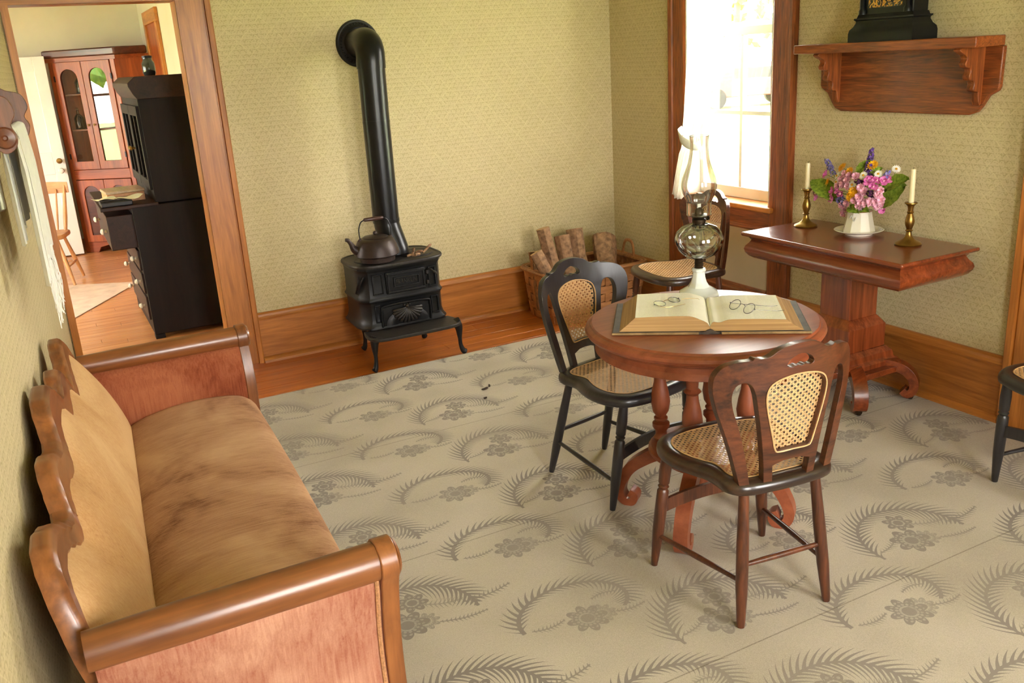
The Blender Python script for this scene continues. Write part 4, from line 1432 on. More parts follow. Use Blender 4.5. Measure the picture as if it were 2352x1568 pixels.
P_(MB().tube(el, [PR * 1.06] * 2 + [PR * 1.05] * 7 + [PR * 1.05], 32, up=(1, 0, 0))).build('elbow', MT['pipe'], pp, angle=60)
P_(MB().lathe([(.07, .034), (.085, .036), (.095, .026), (.102, .024), (.112, .016), (.118, .016), (.124, .008), (.126, 0)][::-1], 48, (1.70, 5.038, 1.70), False, Matrix.Rotation(radians(90), 3, 'X'))).build('wall_collar', MT['iron'], pp)
for k in range(40):
    a = 2 * pi * k / 40
    P_(MB().sphere((1.70 + .104 * cos(a), 5.012, 1.70 + .104 * sin(a)), .0052, 6, 4)).build('collar_bead', MT['iron'], pp)

# kettle
KL = Vector((1.535, 4.60, .5685))
kt = thing('kettle', 'dark cast iron tea kettle sitting on the left of the stove', 'kettle', KL)
MB().lathe([(.01, 0), (.085, 0), (.094, .006), (.096, .03), (.112, .036), (.121, .042), (.12, .05), (.112, .085), (.1, .115), (.088, .127), (.07, .132), (.01, .132)], 40).build('kettle_body', MT['kettle'], kt)
MB().lathe([(.01, .128), (.066, .128), (.07, .134), (.064, .138), (.02, .145), (.01, .147)], 32).sphere((0, 0, .155), .012, 12, 8).build('lid', MT['kettle'], kt)
MB().tube(cr([(-.095, 0, .062), (-.125, -.004, .085), (-.14, -.006, .115), (-.155, -.008, .137), (-.168, -.009, .142)], 4), [.026, .025, .024, .022, .02, .018, .016, .0145, .013, .012, .0115, .011, .011, .0105, .010, .010, .010], 14).build('spout', MT['kettle'], kt)
MB().tube(cr([(-.085, 0, .125), (-.088, 0, .16), (-.086, 0, .19), (-.072, 0, .222), (-.05, 0, .232)], 4), .0032, 6).build('bail_wire', MT['iron'], kt)
MB().tube(cr([(.05, 0, .232), (.075, 0, .22), (.09, 0, .18), (.088, 0, .125)], 4), .0032, 6).build('bail_wire', MT['iron'], kt)
MB().turned((-.055, 0, .232), (.055, 0, .232), [(0, .006), (.05, .0095), (.5, .0115), (.95, .0095), (1, .006)], 12).build('handle_grip', wood('grip_wood', srgb(46, 26, 20), srgb(82, 48, 36), 'x'), kt)
for sx in (-1, 1):
    MB().sphere((sx * .087, 0, .124), .011, 10, 6, (1, .6, 1)).build('bail_ear', MT['kettle'], kt)

# kindling on the stove top
kd = [((1.735, 4.60, .574), (1.747, 4.585, .612), 'short upright piece of kindling nearest the kettle on the stove'),
      ((1.70, 4.585, .574), (1.752, 4.572, .574), 'flat curl of bark lying in front on the stove top'),
      ((1.765, 4.63, .574), (1.80, 4.60, .585), 'stubby dark kindling chip in the middle of the stove top'),
      ((1.80, 4.60, .576), (1.865, 4.63, .608), 'long pale kindling stick leaning at the right of the stove top'),
      ((1.77, 4.575, .574), (1.735, 4.555, .58), 'small dark wood chip at the stove plate front')]
for a, b, lab in kd:
    a, b = Vector(a), Vector(b)
    c0 = a.copy()
    mb = MB().tube([Vector(p) - c0 for p in cr([a, a.lerp(b, .35) + Vector((.004, .003, .003)), a.lerp(b, .7) - Vector((.003, .002, -.002)), b], 2)], [.006, .008, .007, .008, .007, .0075, .005], 6)
    mb.v = [(x + random.uniform(-.0015, .0015), y + random.uniform(-.0015, .0015), z) for x, y, z in mb.v]
    o = mb.build('kindling', MT['bark'], None, smooth=False)
    o.location = c0
    tag(o, lab, 'kindling', 'kindling on the stove')

# ------------------------------------------------------------------ log basket
BL = Vector((2.925, 4.735, 0.0))
bk = thing('log_basket', 'brown woven splint basket holding firewood in the corner', 'basket', BL)
hx_, hy_, rc, hb = .34, .225, .08, .31
def rrect(t, s_=1.0):
    """point on rounded rectangle, t in 0..1"""
    W2, H2 = hx_ - rc, hy_ - rc
    per = [2 * H2, pi * rc / 2, 2 * W2, pi * rc / 2] * 2
    tot = sum(per)
    d = (t % 1.0) * tot
    cs = [(hx_, -H2, 0, 1), None, (W2, hy_, -1, 0), None, (-hx_, H2, 0, -1), None, (-W2, -hy_, 1, 0), None]
    ctr = [None, (W2, H2, 0), None, (-W2, H2, 90), None, (-W2, -H2, 180), None, (W2, -H2, 270)]
    for i, L in enumerate(per):
        if d <= L:
            if cs[i]:
                x, y, dx, dy = cs[i]
                return Vector((x + dx * d, y + dy * d)), Vector((dy, -dx))
            cx, cy, a0 = ctr[i]
            a = radians(a0) + d / rc
            return Vector((cx + rc * cos(a), cy + rc * sin(a))), Vector((cos(a), sin(a)))
        d -= L
    return Vector((hx_, -H2)), Vector((1, 0))
NS = 30
def flare(z): return .90 + .10 * (z / hb) ** .8
rows = 6
for j in range(rows):
    zc = .028 + (hb - .058) * j / (rows - 1)
    Np = NS * 4
    v, f = [], []
    for i in range(Np):
        p, n_ = rrect(i / Np)
        off = .008 * cos(pi * (i / 4.0) + pi * j)
        for dz, dt in ((-.0225, -.0018), (.0225, -.0018), (.0225, .0018), (-.0225, .0018)):
            q = (p + n_ * (off + dt)) * flare(zc + dz)
            v.append((q.x, q.y, zc + dz))
    for i in range(Np):
        a, b = i * 4, ((i + 1) % Np) * 4
        for k in range(4): f.append((a + k, a + (k + 1) % 4, b + (k + 1) % 4, b + k))
    MB().add(v, f).build('weaver', MT['splint'], bk, angle=40)
for i in range(NS):
    t = i / NS
    p, n_ = rrect(t)
    tg = Vector((-n_.y, n_.x))
    v, f = [], []
    K = 10
    for k in range(K + 1):
        z = hb * k / K
        for a, b in ((-1, -1), (1, -1), (1, 1), (-1, 1)):
            q = (p + tg * (.016 * a) + n_ * (.0016 * b)) * flare(z)
            v.append((q.x, q.y, z))
    for k in range(K):
        for m_ in range(4): f.append((k * 4 + m_, k * 4 + (m_ + 1) % 4, k * 4 + 4 + (m_ + 1) % 4, k * 4 + 4 + m_))
    f += [(3, 2, 1, 0), tuple(K * 4 + m_ for m_ in range(4))]
    MB().add(v, f).build('stake', MT['splint'], bk, smooth=False)
MB().box(-hx_ * .88, -hy_ * .88, 0.0, hx_ * .88, hy_ * .88, .008).build('basket_bottom', MT['splint'], bk)
for zz in (hb - .004,):
    for dt in (.011, -.011):
        pts = []
        for i in range(120):
            p, n_ = rrect(i / 120)
            q = (p + n_ * dt) * flare(zz)
            pts.append((q.x, q.y, zz))
        MB().tube(pts, .012, 6, closed=True, flat=1.0).build('rim_hoop', MT['splint'], bk)
for sx in (-1, 1):
    x = sx * hx_
    MB().tube(cr([(x * .96, -.055, hb - .06), (x * 1.0, -.06, hb + .02), (x * 1.01, -.04, hb + .085), (x * 1.01, 0, hb + .10), (x * 1.01, .04, hb + .085), (x * 1.0, .06, hb + .02), (x * .96, .055, hb - .06)], 5), .011, 8, flat=.6).build('handle', MT['splint'], bk)
def log(a, b, r, lab, seed):
    a, b = Vector(a), Vector(b)
    t = thing('firewood_log', lab, 'log', a, 0, 'firewood logs in the basket')
    rnd = random.Random(seed)
    d = b - a
    R = d.to_track_quat('Z', 'Y').to_matrix()
    K, n_ = 9, 18
    ph = [rnd.uniform(0, 6) for _ in range(4)]
    v, f = [], []
    for i in range(K + 1):
        for k in range(n_):
            an = 2 * pi * k / n_
            rr = r * (1 + .08 * sin(2 * an + ph[0] + i * .3) + .05 * sin(5 * an + ph[1]) + .05 * sin(i * 1.3 + ph[2]) + rnd.uniform(-.05, .05))
            v.append(R @ Vector((rr * cos(an), rr * sin(an), d.length * i / K)))
    for i in range(K):
        for k in range(n_): f.append((i * n_ + k, i * n_ + (k + 1) % n_, i * n_ + n_ + (k + 1) % n_, i * n_ + n_ + k))
    MB().add(v, f).build('bark', MT['bark'], t, angle=25)
    for i in (0, K):
        ring = v[i * n_:(i + 1) * n_]
        c_ = sum((Vector(q) for q in ring), Vector()) / n_
        MB().add([c_ + d.normalized() * (.002 if i else -.002)] + ring, [(0, k + 1, (k + 1) % n_ + 1) for k in range(n_)]).build('cut_end', MT['logend'], t, smooth=False)
log((2.70, 4.60, .10), (2.565, 4.70, .44), .037, 'pale split log leaning at the left end of the basket', 1)
log((2.76, 4.72, .05), (2.68, 4.80, .56), .044, 'tallest log in the basket, leaning left, second from its left end', 2)
log((2.80, 4.66, .06), (2.80, 4.78, .50), .046, 'smooth grey log in the middle of the basket', 3)
log((2.90, 4.70, .05), (2.915, 4.82, .52), .05, 'dark rough-barked log right of the middle of the basket', 4)
log((3.02, 4.60, .16), (3.12, 4.80, .44), .075, 'thick knotty log at the right end of the basket', 5)
log((2.62, 4.75, .06), (2.62, 4.82, .42), .033, 'short log at the back left corner of the basket', 6)

# ------------------------------------------------------------------ open book
ba = radians(-36.8)
BK = Vector((1.847, 2.232, TZ + .0005))
bkk = thing('open_book', 'large old open book lying on the round table', 'book', BK, ba)
HW, HD = .303, .172
# covers
for sx in (-1, 1):
    MB().box(min(sx * .03, sx * HW), -HD, 0, max(sx * .03, sx * HW), HD, .010).build('cover_board', MT['leather'], bkk, bevel=.003)
    MB().box(min(sx * .035, sx * (HW + .001)), -HD - .0008, .001, max(sx * .035, sx * (HW + .001)), -HD + .003, .0085).build('cover_edge', MT['coverboard'], bkk, bevel=.001)
MB().prism([p[:2] for p in cr([(-.036, .008), (-.03, .001), (0, .0), (.03, .001), (.036, .008), (.02, .008), (0, .016), (-.02, .008)], 3, True)], lambda a, b, t: (a, lerp(-HD + .004, HD - .004, t), b)).build('spine', MT['leather'], bkk)
def block(sx, hmax, lab):
    """page block: curved top falling into the gutter; fore edge slopes outward to the cover"""
    pf = [(0.0004, .022), (.01, .033), (.03, hmax * .8), (.055, hmax * .96), (.085, hmax), (.16, hmax * .985), (HW - .072, hmax * .94)]
    top = [p[:2] for p in cr(pf, 4)]
    out = top + [(HW - .05, hmax * .6), (HW - .022, .0105)]
    D0, D1 = HD - .008, HD - .032
    mb = MB()
    def dep(z): return lerp(D0, D1, min(1, max(0, (z - .0105) / (hmax - .0105))))
    ring = [(.0004, .0105)] + out
    v = []
    for s_ in (-1, 1):
        for a, b in ring: v.append((sx * a, s_ * dep(b), b))
    n_ = len(ring)
    f = [tuple(range(n_)), tuple(reversed(range(n_, 2 * n_)))]
    for i in range(len(top), n_ - 1): f.append((i, i + 1, i + 1 + n_, i + n_))
    mb.add(v, f).build('page_edges', MT['pedge'], bkk, smooth=False)
    tb = MB().grid(len(top) - 1, 6, lambda u, w: (sx * top[int(round(u * (len(top) - 1)))][0], lerp(-1, 1, w) * dep(top[int(round(u * (len(top) - 1)))][1]), top[int(round(u * (len(top) - 1)))][1] + .0004))
    tb.build('printed_page', MT['page'], bkk)
block(-1, .052, 'left')
block(1, .040, 'right')

# ------------------------------------------------------------------ spectacles
def circ(c, r, ax, ay, n=28): return [tuple(Vector(c) + Vector(ax) * (r * cos(2 * pi * k / n)) + Vector(ay) * (r * sin(2 * pi * k / n))) for k in range(n)]
def specs(label, loc, rz, tilt, temple, mats):
    t = thing('spectacles', label, 'spectacles', loc, rz, 'wire spectacles on the book')
    ax, ay = (1, 0, 0), (0, cos(tilt), sin(tilt))
    A = Vector(ay)
    for sx in (-1, 1):
        c_ = Vector((sx * .031, 0, 0)) + A * .0195
        rim = MB().tube(circ(c_, .0195, ax, ay), .0011, 6, closed=True).build('rim', mats[0], t)
        nrm = Vector(ax).cross(A)
        MB().add([c_ + nrm * .0004] + circ(c_ + nrm * .0004, .019, ax, ay), [(0, k + 1, (k + 1) % 28 + 1) for k in range(28)]).build('lens', MT['lens'], rim)
        MB().tube(cr([Vector(q) for q in temple[0 if sx < 0 else 1]], 5), .0008, 5).build('temple', mats[1], t)
        MB().sphere(Vector((sx * .053, 0, 0)) + A * .0215, .0025, 8, 6).build('hinge', mats[0], t)
    MB().tube(cr([Vector((-.0125, 0, 0)) + A * .022, Vector((-.006, -.003, .003)) + A * .026, Vector((.006, -.003, .003)) + A * .026, Vector((.0125, 0, 0)) + A * .022], 5), .001, 6).build('bridge', mats[1], t)
    return t
def onbook(lx, ly, z):
    c_, s_ = cos(ba), sin(ba)
    return (BK.x + lx * c_ - ly * s_, BK.y + lx * s_ + ly * c_, BK.z + z)
specs('gold and steel wire spectacles folded on the left page', onbook(-.118, .002, .0525), ba + radians(42), radians(12), [[(-.053, .004, .005), (-.05, -.02, .003), (-.02, -.034, .002), (.03, -.036, .001)], [(.053, .004, .005), (.075, -.002, .004), (.098, -.02, .003), (.096, -.032, .002)]], (MT['wire'], MT['goldwire']))
specs('thin wire spectacles lying open on the right page', onbook(.094, -.062, .0425), ba + radians(-50), radians(42), [[(-.053, .0145, .0145), (-.01, .06, .008), (.03, .1, .004), (.04, .13, .002)], [(.053, .0145, .0145), (.075, .045, .010), (.092, .075, .006), (.096, .10, .004)]], (MT['wire'], MT['wire']))

# ------------------------------------------------------------------ oil lamp
OL = Vector((2.010, 2.478, TZ + .0005))
ol = thing('oil_lamp', 'glass oil lamp with white milk-glass foot on the round table', 'oil lamp', OL, radians(10))
MB().lathe([(.008, 0), (.072, 0), (.074, .006), (.072, .014), (.062, .02), (.056, .024), (.040, .034), (.03, .05), (.024, .07), (.022, .088), (.026, .093), (.026, .099), (.018, .102), (.006, .102)], 8, (0, 0, 0), True, None, radians(22.5)).build('milk_glass_foot', MT['milk'], ol, bevel=.002, angle=25)
MB().lathe([(.006, .1), (.016, .1), (.0165, .104), (.014, .106), (.0165, .110), (.014, .113), (.0165, .117), (.014, .12), (.0165, .124), (.014, .127), (.017, .132), (.012, .138), (.005, .138)], 20).build('threaded_collar', MT['burner'], ol)
MB().lathe([(.006, .134), (.020, .134), (.03, .138), (.055, .15), (.075, .17), (.085, .195), (.0855, .21), (.078, .232), (.06, .25), (.034, .26), (.022, .263), (.006, .263)], 40).build('glass_font', MT['font'], ol)
MB().lathe([(.006, .262), (.022, .262), (.024, .268), (.024, .276), (.018, .28), (.026, .284), (.034, .288), (.034, .292), (.016, .296), (.014, .31), (.006, .318)], 24).build('burner', MT['burner'], ol)
MB().turned((.032, 0, .274), (.048, 0, .274), [(0, .003), (.6, .003), (.7, .009), (1, .009)], 12).build('wick_knob', MT['burner'], ol)
MB().box(-.008, -.002, .31, .008, .002, .33).build('wick', MT['linen'], ol)
pr = cr([(.042, .292), (.0425, .305), (.043, .335), (.047, .348), (.057, .37), (.061, .392), (.058, .415), (.048, .445), (.038, .475), (.032, .51), (.031, .54), (.033, .562)], 4)
MB().lathe([p[:2] for p in pr], 40, (0, 0, 0), False).build('glass_chimney', MT['lampglass'], ol, angle=80)
for z_, r_ in ((.292, .042), (.562, .033), (.338, .0435)):
    MB().tube([(r_ * cos(2 * pi * k / 40), r_ * sin(2 * pi * k / 40), z_) for k in range(40)], .0012, 6, closed=True).build('chimney_rim', MT['lampglass'], ol)

# ------------------------------------------------------------------ candlesticks and candles
csp = [(.006, 0), (.052, 0), (.054, .005), (.05, .010), (.034, .017), (.022, .026), (.015, .036), (.011, .05), (.011, .056), (.016, .06), (.011, .065), (.012, .07), (.018, .085), (.020, .1), (.016, .118), (.011, .132), (.015, .137), (.011, .142), (.012, .155), (.015, .165), (.022, .171), (.026, .174), (.025, .178), (.013, .178), (.012, .172), (.004, .172)]
cs = thing('candlestick', 'brass candlestick left of the flower vase', 'candlestick', (3.175, 3.125, SZ + .0005), 0, 'brass candlesticks on the side table')
MB().lathe(csp[:9], 32).build('base', MT['brass'], cs)
MB().lathe(csp[8:20], 24).build('stem', MT['brass'], cs)
MB().lathe(csp[19:], 24).build('cup', MT['brass'], cs)
cs2 = copy_tree(cs)
cs2.location = (3.178, 2.548, SZ + .0005)
cs2['label'] = 'brass candlestick right of the flower vase, near the table end'
cd = MB().lathe([(.003, 0), (.0105, 0), (.0105, .03), (.0102, .12), (.0095, .124), (.006, .126), (.002, .125)], 20)
c1 = cd.build('candle', MT['wax'])
c1.location = (3.175, 3.125, SZ + .1725 + .0005)
tag(c1, 'cream candle standing in the left brass candlestick', 'candle', 'candles in the candlesticks')
MB().tube([(0, 0, .124), (.001, 0, .131)], .001, 5).build('wick', MT['iron'], c1)
c2 = copy_tree(c1)
c2.location = (3.178, 2.548, SZ + .1725 + .0005)
c2.scale = (1.05, 1.05, 1.14)
c2['label'] = 'taller cream candle in the right brass candlestick'

# ------------------------------------------------------------------ plate and panelled vase
PLC = (3.205, 2.835)
pl = thing('plate', 'white ironstone plate under the flower vase', 'plate', (PLC[0], PLC[1], SZ + .0005))
MB().lathe([(.01, .004), (.05, .004), (.054, 0), (.06, 0), (.062, .006), (.085, .013), (.104, .019), (.107, .022), (.104, .0235), (.085, .018), (.062, .011), (.056, .0085), (.01, .0085)], 48).build('plate_body', MT['china'], pl)
MT['chinablue'] = plain('pale_relief', srgb(196, 194, 186), 0.25, var=0.1)
for k in range(3):
    a = radians(-60 + 18 * k)
    MB().sphere((.094 * cos(a), .094 * sin(a), .0205), .006, 8, 5, (1, 1, .5)).build('rim_relief', MT['chinablue'], pl)
vs_ = thing('flower_vase', 'white panelled ironstone vase holding the bouquet', 'vase', (PLC[0], PLC[1], SZ + .0095), radians(12))
MB().lathe([(.01, 0), (.068, 0), (.071, .006), (.069, .012), (.058, .06), (.052, .09), (.052, .098), (.05, .10), (.047, .098), (.046, .09), (.05, .06), (.01, .05)], 10).build('vase_body', MT['china'], vs_, bevel=.0015, angle=20)
MB().tube([(.052 * cos(2 * pi * k / 40), .052 * sin(2 * pi * k / 40), .097) for k in range(40)], .002, 6, closed=True).build('rim_band', plain('rust_rim', srgb(150, 96, 60), 0.3), vs_)
a_ = radians(168)
MB().tube(cr([(.06 * cos(a_ + .12 * k) + 0, .06 * sin(a_ + .12 * k), .07 + .012 * sin(k * 1.7)) for k in range(5)], 4), .0022, 6).build('relief_scroll', MT['chinablue'], vs_)

# crumbs of bark on the carpet
MT['crumb'] = plain('dark_bark_chip', srgb(60, 46, 38), 0.9, var=0.4)
for i, (x, y, s_, r_, lab) in enumerate([(1.765, 3.835, .02, 20, 'larger dark bark chip on the carpet before the stove'), (1.80, 3.86, .014, 70, 'smaller dark bark chip beside the larger one on the carpet'), (1.71, 3.72, .009, 10, 'tiny bark crumb on the carpet nearer the viewer')]):
    mb = MB().plate([[(s_ * (1 + .35 * sin(k * 2.7)) * cos(k * pi / 4), s_ * .4 * (1 + .3 * cos(k * 1.9)) * sin(k * pi / 4)) for k in range(8)]], lambda a, b, t: (a, b, .0005 + t * .006))
    o = mb.build('bark_chip', MT['crumb'], smooth=False)
    o.location = (x, y, .008)
    o.rotation_euler = (0, 0, radians(r_))
    tag(o, lab, 'bark chip', 'bark crumbs on the carpet')

# ------------------------------------------------------------------ bouquet
def petalmat(name, a, b): 
    m_, nt, bs = newmat(name)
    n = noise(nt, coords(nt), 90, 2)
    nt.links.new(ramp(nt, n, [(0.3, a), (0.7, b)]), bs.inputs['Base Color'])
    bs.inputs['Roughness'].default_value = 0.7
    bs.inputs['Subsurface Weight'].default_value = 0.0
    bs.inputs['Specular IOR Level'].default_value = 0.2
    return m_
MT['p_pink'] = petalmat('pink_petal', srgb(236, 158, 186), srgb(254, 214, 224))
MT['p_mag'] = petalmat('magenta_petal', srgb(196, 70, 150), srgb(238, 140, 196))
MT['p_yel'] = petalmat('yellow_petal', srgb(226, 150, 14), srgb(248, 190, 40))
MT['p_wht'] = petalmat('white_petal', srgb(226, 222, 208), srgb(246, 244, 236))
MT['p_vio'] = petalmat('violet_petal', srgb(74, 48, 120), srgb(128, 92, 170))
MT['p_blu'] = petalmat('blue_petal', srgb(98, 92, 170), srgb(166, 158, 212))
MT['p_drk'] = petalmat('dark_petal', srgb(44, 20, 44), srgb(86, 40, 76))
MT['p_eye'] = petalmat('flower_eye', srgb(206, 140, 20), srgb(238, 184, 50))
MT['leaf'] = petalmat('leaf_green', srgb(92, 120, 34), srgb(150, 172, 62))
def petals(n, r0, r1, w, lift, ruffle=0, cup=0.0, ph=0.0, z0=0.0):
    mb = MB()
    for k in range(n):
        a = 2 * pi * k / n + ph
        U, W = 4, 3
        def pf(u, t):
            r = lerp(r0, r1, u)
            ww = w * sin(pi * (0.12 + 0.8 * u)) ** .7
            s_ = (t - .5) * 2
            z = z0 + lift * u + cup * s_ * s_ + ruffle * sin(s_ * 5 + k) * u
            x, y = r, s_ * ww
            return (x * cos(a) - y * sin(a), x * sin(a) + y * cos(a), z)
        mb.grid(U, W, pf)
    return mb
def stem(L): return MB().tube([(0, 0, -.002), (.001, .001, -L * .5), (0, .002, -L)], .0013, 5)
def proto(kind):
    t = bpy.data.objects.new('flower', None)
    COL.objects.link(t)
    if kind == 'pink':
        m = petals(7, .003, .024, .010, .004, .003)
        for q in ((6, .002, .019, .009, .012, .003, 0, .4, .003), (5, .001, .013, .008, .016, .003, 0, .9, .005)):
            p = petals(*q)
            m.add(p.v, p.f)
        m.build('petals', MT['p_pink'], t, fix=False, angle=80)
        stem(.07).build('stem', MT['leaf'], t)
    elif kind == 'pea':
        m = petals(2, .0, .022, .015, .010, .002, .004, pi / 2)
        p = petals(2, .0, .014, .009, .014, .001, .003, 0, .002)
        m.add(p.v, p.f)
        m.build('petals', MT['p_mag'], t, fix=False, angle=80)
        MB().sphere((0, 0, .010), .006, 8, 6, (1, .6, 1.2)).build('keel', MT['p_pink'], t)
        stem(.06).build('stem', MT['leaf'], t)
    elif kind == 'yellow':
        m = petals(14, .004, .026, .0045, .004)
        p = petals(11, .003, .019, .004, .009, 0, 0, .2, .003)
        m.add(p.v, p.f)
        m.build('petals', MT['p_yel'], t, fix=False, angle=80)
        MB().sphere((0, 0, .006), .007, 10, 6, (1, 1, .6)).build('flower_eye', MT['p_eye'], t)
        stem(.08).build('stem', MT['leaf'], t)
    elif kind == 'daisy':
        petals(16, .004, .020, .0028, .001).build('petals', MT['p_wht'], t, fix=False, angle=80)
        MB().sphere((0, 0, .003), .0055, 10, 6, (1, 1, .6)).build('flower_eye', MT['p_eye'], t)
        stem(.08).build('stem', MT['leaf'], t)
    else:
        mt = {'violet': 'p_vio', 'blue': 'p_blu', 'dark': 'p_drk'}[kind]
        m = MB()
        rnd = random.Random(kind)
        for k in range(16):
            a, z = k * 2.4, -.022 + .055 * k / 16
            r = .012 * (1 - .6 * k / 16)
            p = petals(5, .0, .008, .0035, .003, 0, 0, rnd.random() * 3)
            c_ = Vector((r * cos(a), r * sin(a), z))
            R = Vector((cos(a), sin(a), .5)).to_track_quat('Z', 'Y').to_matrix()
            m.add([R @ Vector(q) + c_ for q in p.v], p.f)
        m.build('florets', MT[mt], t, fix=False, angle=80)
        MB().tube([(0, 0, .034), (0, .001, 0), (0, 0, -.07)], .0014, 5).build('stem', MT['leaf'], t)
    return t
POS = {
'pink': [(3.167, 2.891, 0.997), (3.158, 2.858, 0.993), (3.152, 2.818, 0.994), (3.163, 2.906, 0.972), (3.153, 2.866, 0.972), (3.164, 2.926, 0.941), (3.147, 2.855, 0.949), (3.155, 2.891, 0.951), (3.14, 2.779, 0.952), (3.142, 2.763, 0.936), (3.145, 2.788, 0.911), (3.152, 2.819, 0.891), (3.163, 2.696, 0.944), (3.161, 2.704, 0.928), (3.156, 2.786, 0.885), (3.16, 2.766, 0.882), (3.16, 2.741, 0.893), (3.167, 2.721, 0.894), (3.174, 2.701, 0.902), (3.185, 2.703, 0.883), (3.181, 2.72, 0.875), (3.163, 2.802, 0.868), (3.165, 2.872, 0.871), (3.181, 2.894, 0.844), (3.2, 2.918, 0.817), (3.177, 2.907, 0.856)],
'pea': [(3.177, 2.966, 0.912), (3.163, 2.924, 0.924), (3.158, 2.898, 0.909), (3.148, 2.749, 0.98), (3.154, 2.732, 0.984), (3.162, 2.712, 0.984), (3.175, 2.69, 0.981), (3.151, 2.719, 0.958), (3.184, 2.971, 0.877), (3.2, 2.71, 0.861), (3.212, 3.042, 0.976), (3.215, 3.096, 0.867), (3.191, 2.68, 0.988)],
'yellow': [(3.19, 2.931, 1.02), (3.195, 3.015, 0.947), (3.168, 2.872, 1.008), (3.193, 2.768, 1.042), (3.142, 2.819, 0.931), (3.149, 2.84, 0.905)],
'daisy': [(3.18, 2.952, 0.983), (3.155, 2.782, 1.002), (3.176, 2.722, 1.011), (3.144, 2.83, 0.958), (3.215, 3.12, 0.891), (3.215, 3.099, 0.885), (3.215, 2.664, 1.032), (3.207, 2.658, 0.933), (3.172, 2.947, 0.956)],
'violet': [(3.235, 2.819, 1.074), (3.227, 2.815, 1.053), (3.194, 2.797, 1.024), (3.189, 2.776, 1.014)],
'blue': [(3.215, 3.034, 1.019), (3.205, 3.006, 0.996), (3.188, 2.693, 1.001), (3.165, 2.902, 0.885), (3.177, 2.92, 0.862)],
'dark': [(3.148, 2.734, 0.929), (3.143, 2.79, 0.971)],
}
KN = {'pink': ('pink_blossom', 'ruffled pale pink blossom'), 'pea': ('sweet_pea', 'magenta sweet pea bloom'), 'yellow': ('marigold', 'golden yellow marigold'), 'daisy': ('daisy', 'white yellow-eyed daisy'),
      'violet': ('violet_spike', 'dark violet flower spike'), 'blue': ('blue_spike', 'pale blue flower spike'), 'dark': ('dark_blossom', 'dark plum blossom')}
VC = Vector((PLC[0], PLC[1], .86))
used = set()
def where(p):
    v_ = 'upper' if p.z > .985 else ('lower' if p.z < .895 else 'middle')
    h_ = 'far left' if p.y > 2.98 else ('left' if p.y > 2.885 else ('centre' if p.y > 2.77 else ('right' if p.y > 2.70 else 'far right')))
    return v_ + ' ' + h_
for kind, pts in POS.items():
    pr_ = proto(kind)
    names = {}
    for i, p in enumerate(pts): names.setdefault(where(Vector(p)), []).append(i)
    for i, p in enumerate(pts):
        p = Vector(p)
        o = pr_ if i == 0 else copy_tree(pr_)
        o.name = KN[kind][0]
        d = (p - VC)
        d.x -= .17
        d.normalize()
        if kind in ('violet', 'blue'): d = (p - VC + Vector((0, 0, .1))).normalized()
        q = d.to_track_quat('Z', 'Y')
        o.rotation_mode = 'QUATERNION'
        from mathutils import Quaternion
        o.rotation_quaternion = q @ Quaternion((0, 0, 1), random.uniform(0, 6))
        o.location = p
        s_ = {'pink': .84, 'yellow': 1.0, 'daisy': 1.0}.get(kind, 1.0) * random.uniform(.9, 1.1)
        o.scale = (s_, s_, s_)
        w = where(p)
        sib = sorted(names[w], key=lambda k: -pts[k][1])
        lab = KN[kind][1] + ' at the ' + w + ' of the bouquet'
        if len(sib) > 1:
            k = sib.index(i)
            lab += ', ' + (['leftmost', 'second from left', 'third from left', 'fourth from left', 'fifth from left', 'sixth from left', 'seventh from left'][k]) + ' there'
        tag(o, lab, 'flower', KN[kind][1] + 's in the vase')
# broad leaves
def leafm(base, tip, width, nrm, label, fold=.01):
    base, tip, nrm = Vector(base), Vector(tip), Vector(nrm).normalized()
    d = tip - base
    side = d.cross(nrm).normalized()
    def lf(u, t):
        s_ = (t - .5) * 2
        ww = width * sin(pi * min(1, (u * .96 + .03))) ** .75
        return base + d * u + side * (s_ * ww) + nrm * (fold * abs(s_) * 1.5 + .02 * sin(pi * u) + .003 * sin(u * 26) * abs(s_)) - base
    o = MB().grid(14, 6, lf).build('broad_leaf', MT['leaf'], None, fix=False, angle=60)
    o.location = base
    MB().tube([(d * u + nrm * (.02 * sin(pi * u) + .001)) for u in [i / 8 for i in range(9)]], [lerp(.002, .0006, i / 8) for i in range(9)], 5).build('midrib', MT['leaf'], o)
    tag(o, label, 'leaf', 'broad green leaves in the vase')
leafm((3.21, 2.95, .855), (3.205, 3.13, .935), .045, (-.6, -.3, .7), 'broad green leaf at the far left of the bouquet')
leafm((3.2, 2.72, .93), (3.205, 2.585, .995), .035, (-.7, -.3, .6), 'broad green leaf pointing up at the far right of the bouquet')
leafm((3.2, 2.73, .865), (3.21, 2.60, .97), .05, (-.8, -.2, .4), 'largest green leaf hanging below at the right of the bouquet')
leafm((3.205, 2.86, .985), (3.225, 2.80, 1.055), .02, (-.8, -.2, .3), 'narrow green leaf behind the violet spike')
leafm((3.205, 2.77, .98), (3.22, 2.735, 1.03), .022, (-.8, -.2, .3), 'small green leaf behind the upper right marigold')
leafm((3.185, 2.87, .845), (3.155, 2.79, .832), .024, (-.8, 0, .6), 'dark green leaf over the left rim of the vase')
leafm((3.185, 2.80, .84), (3.155, 2.735, .845), .022, (-.8, 0, .6), 'yellow-green leaf over the right rim of the vase')

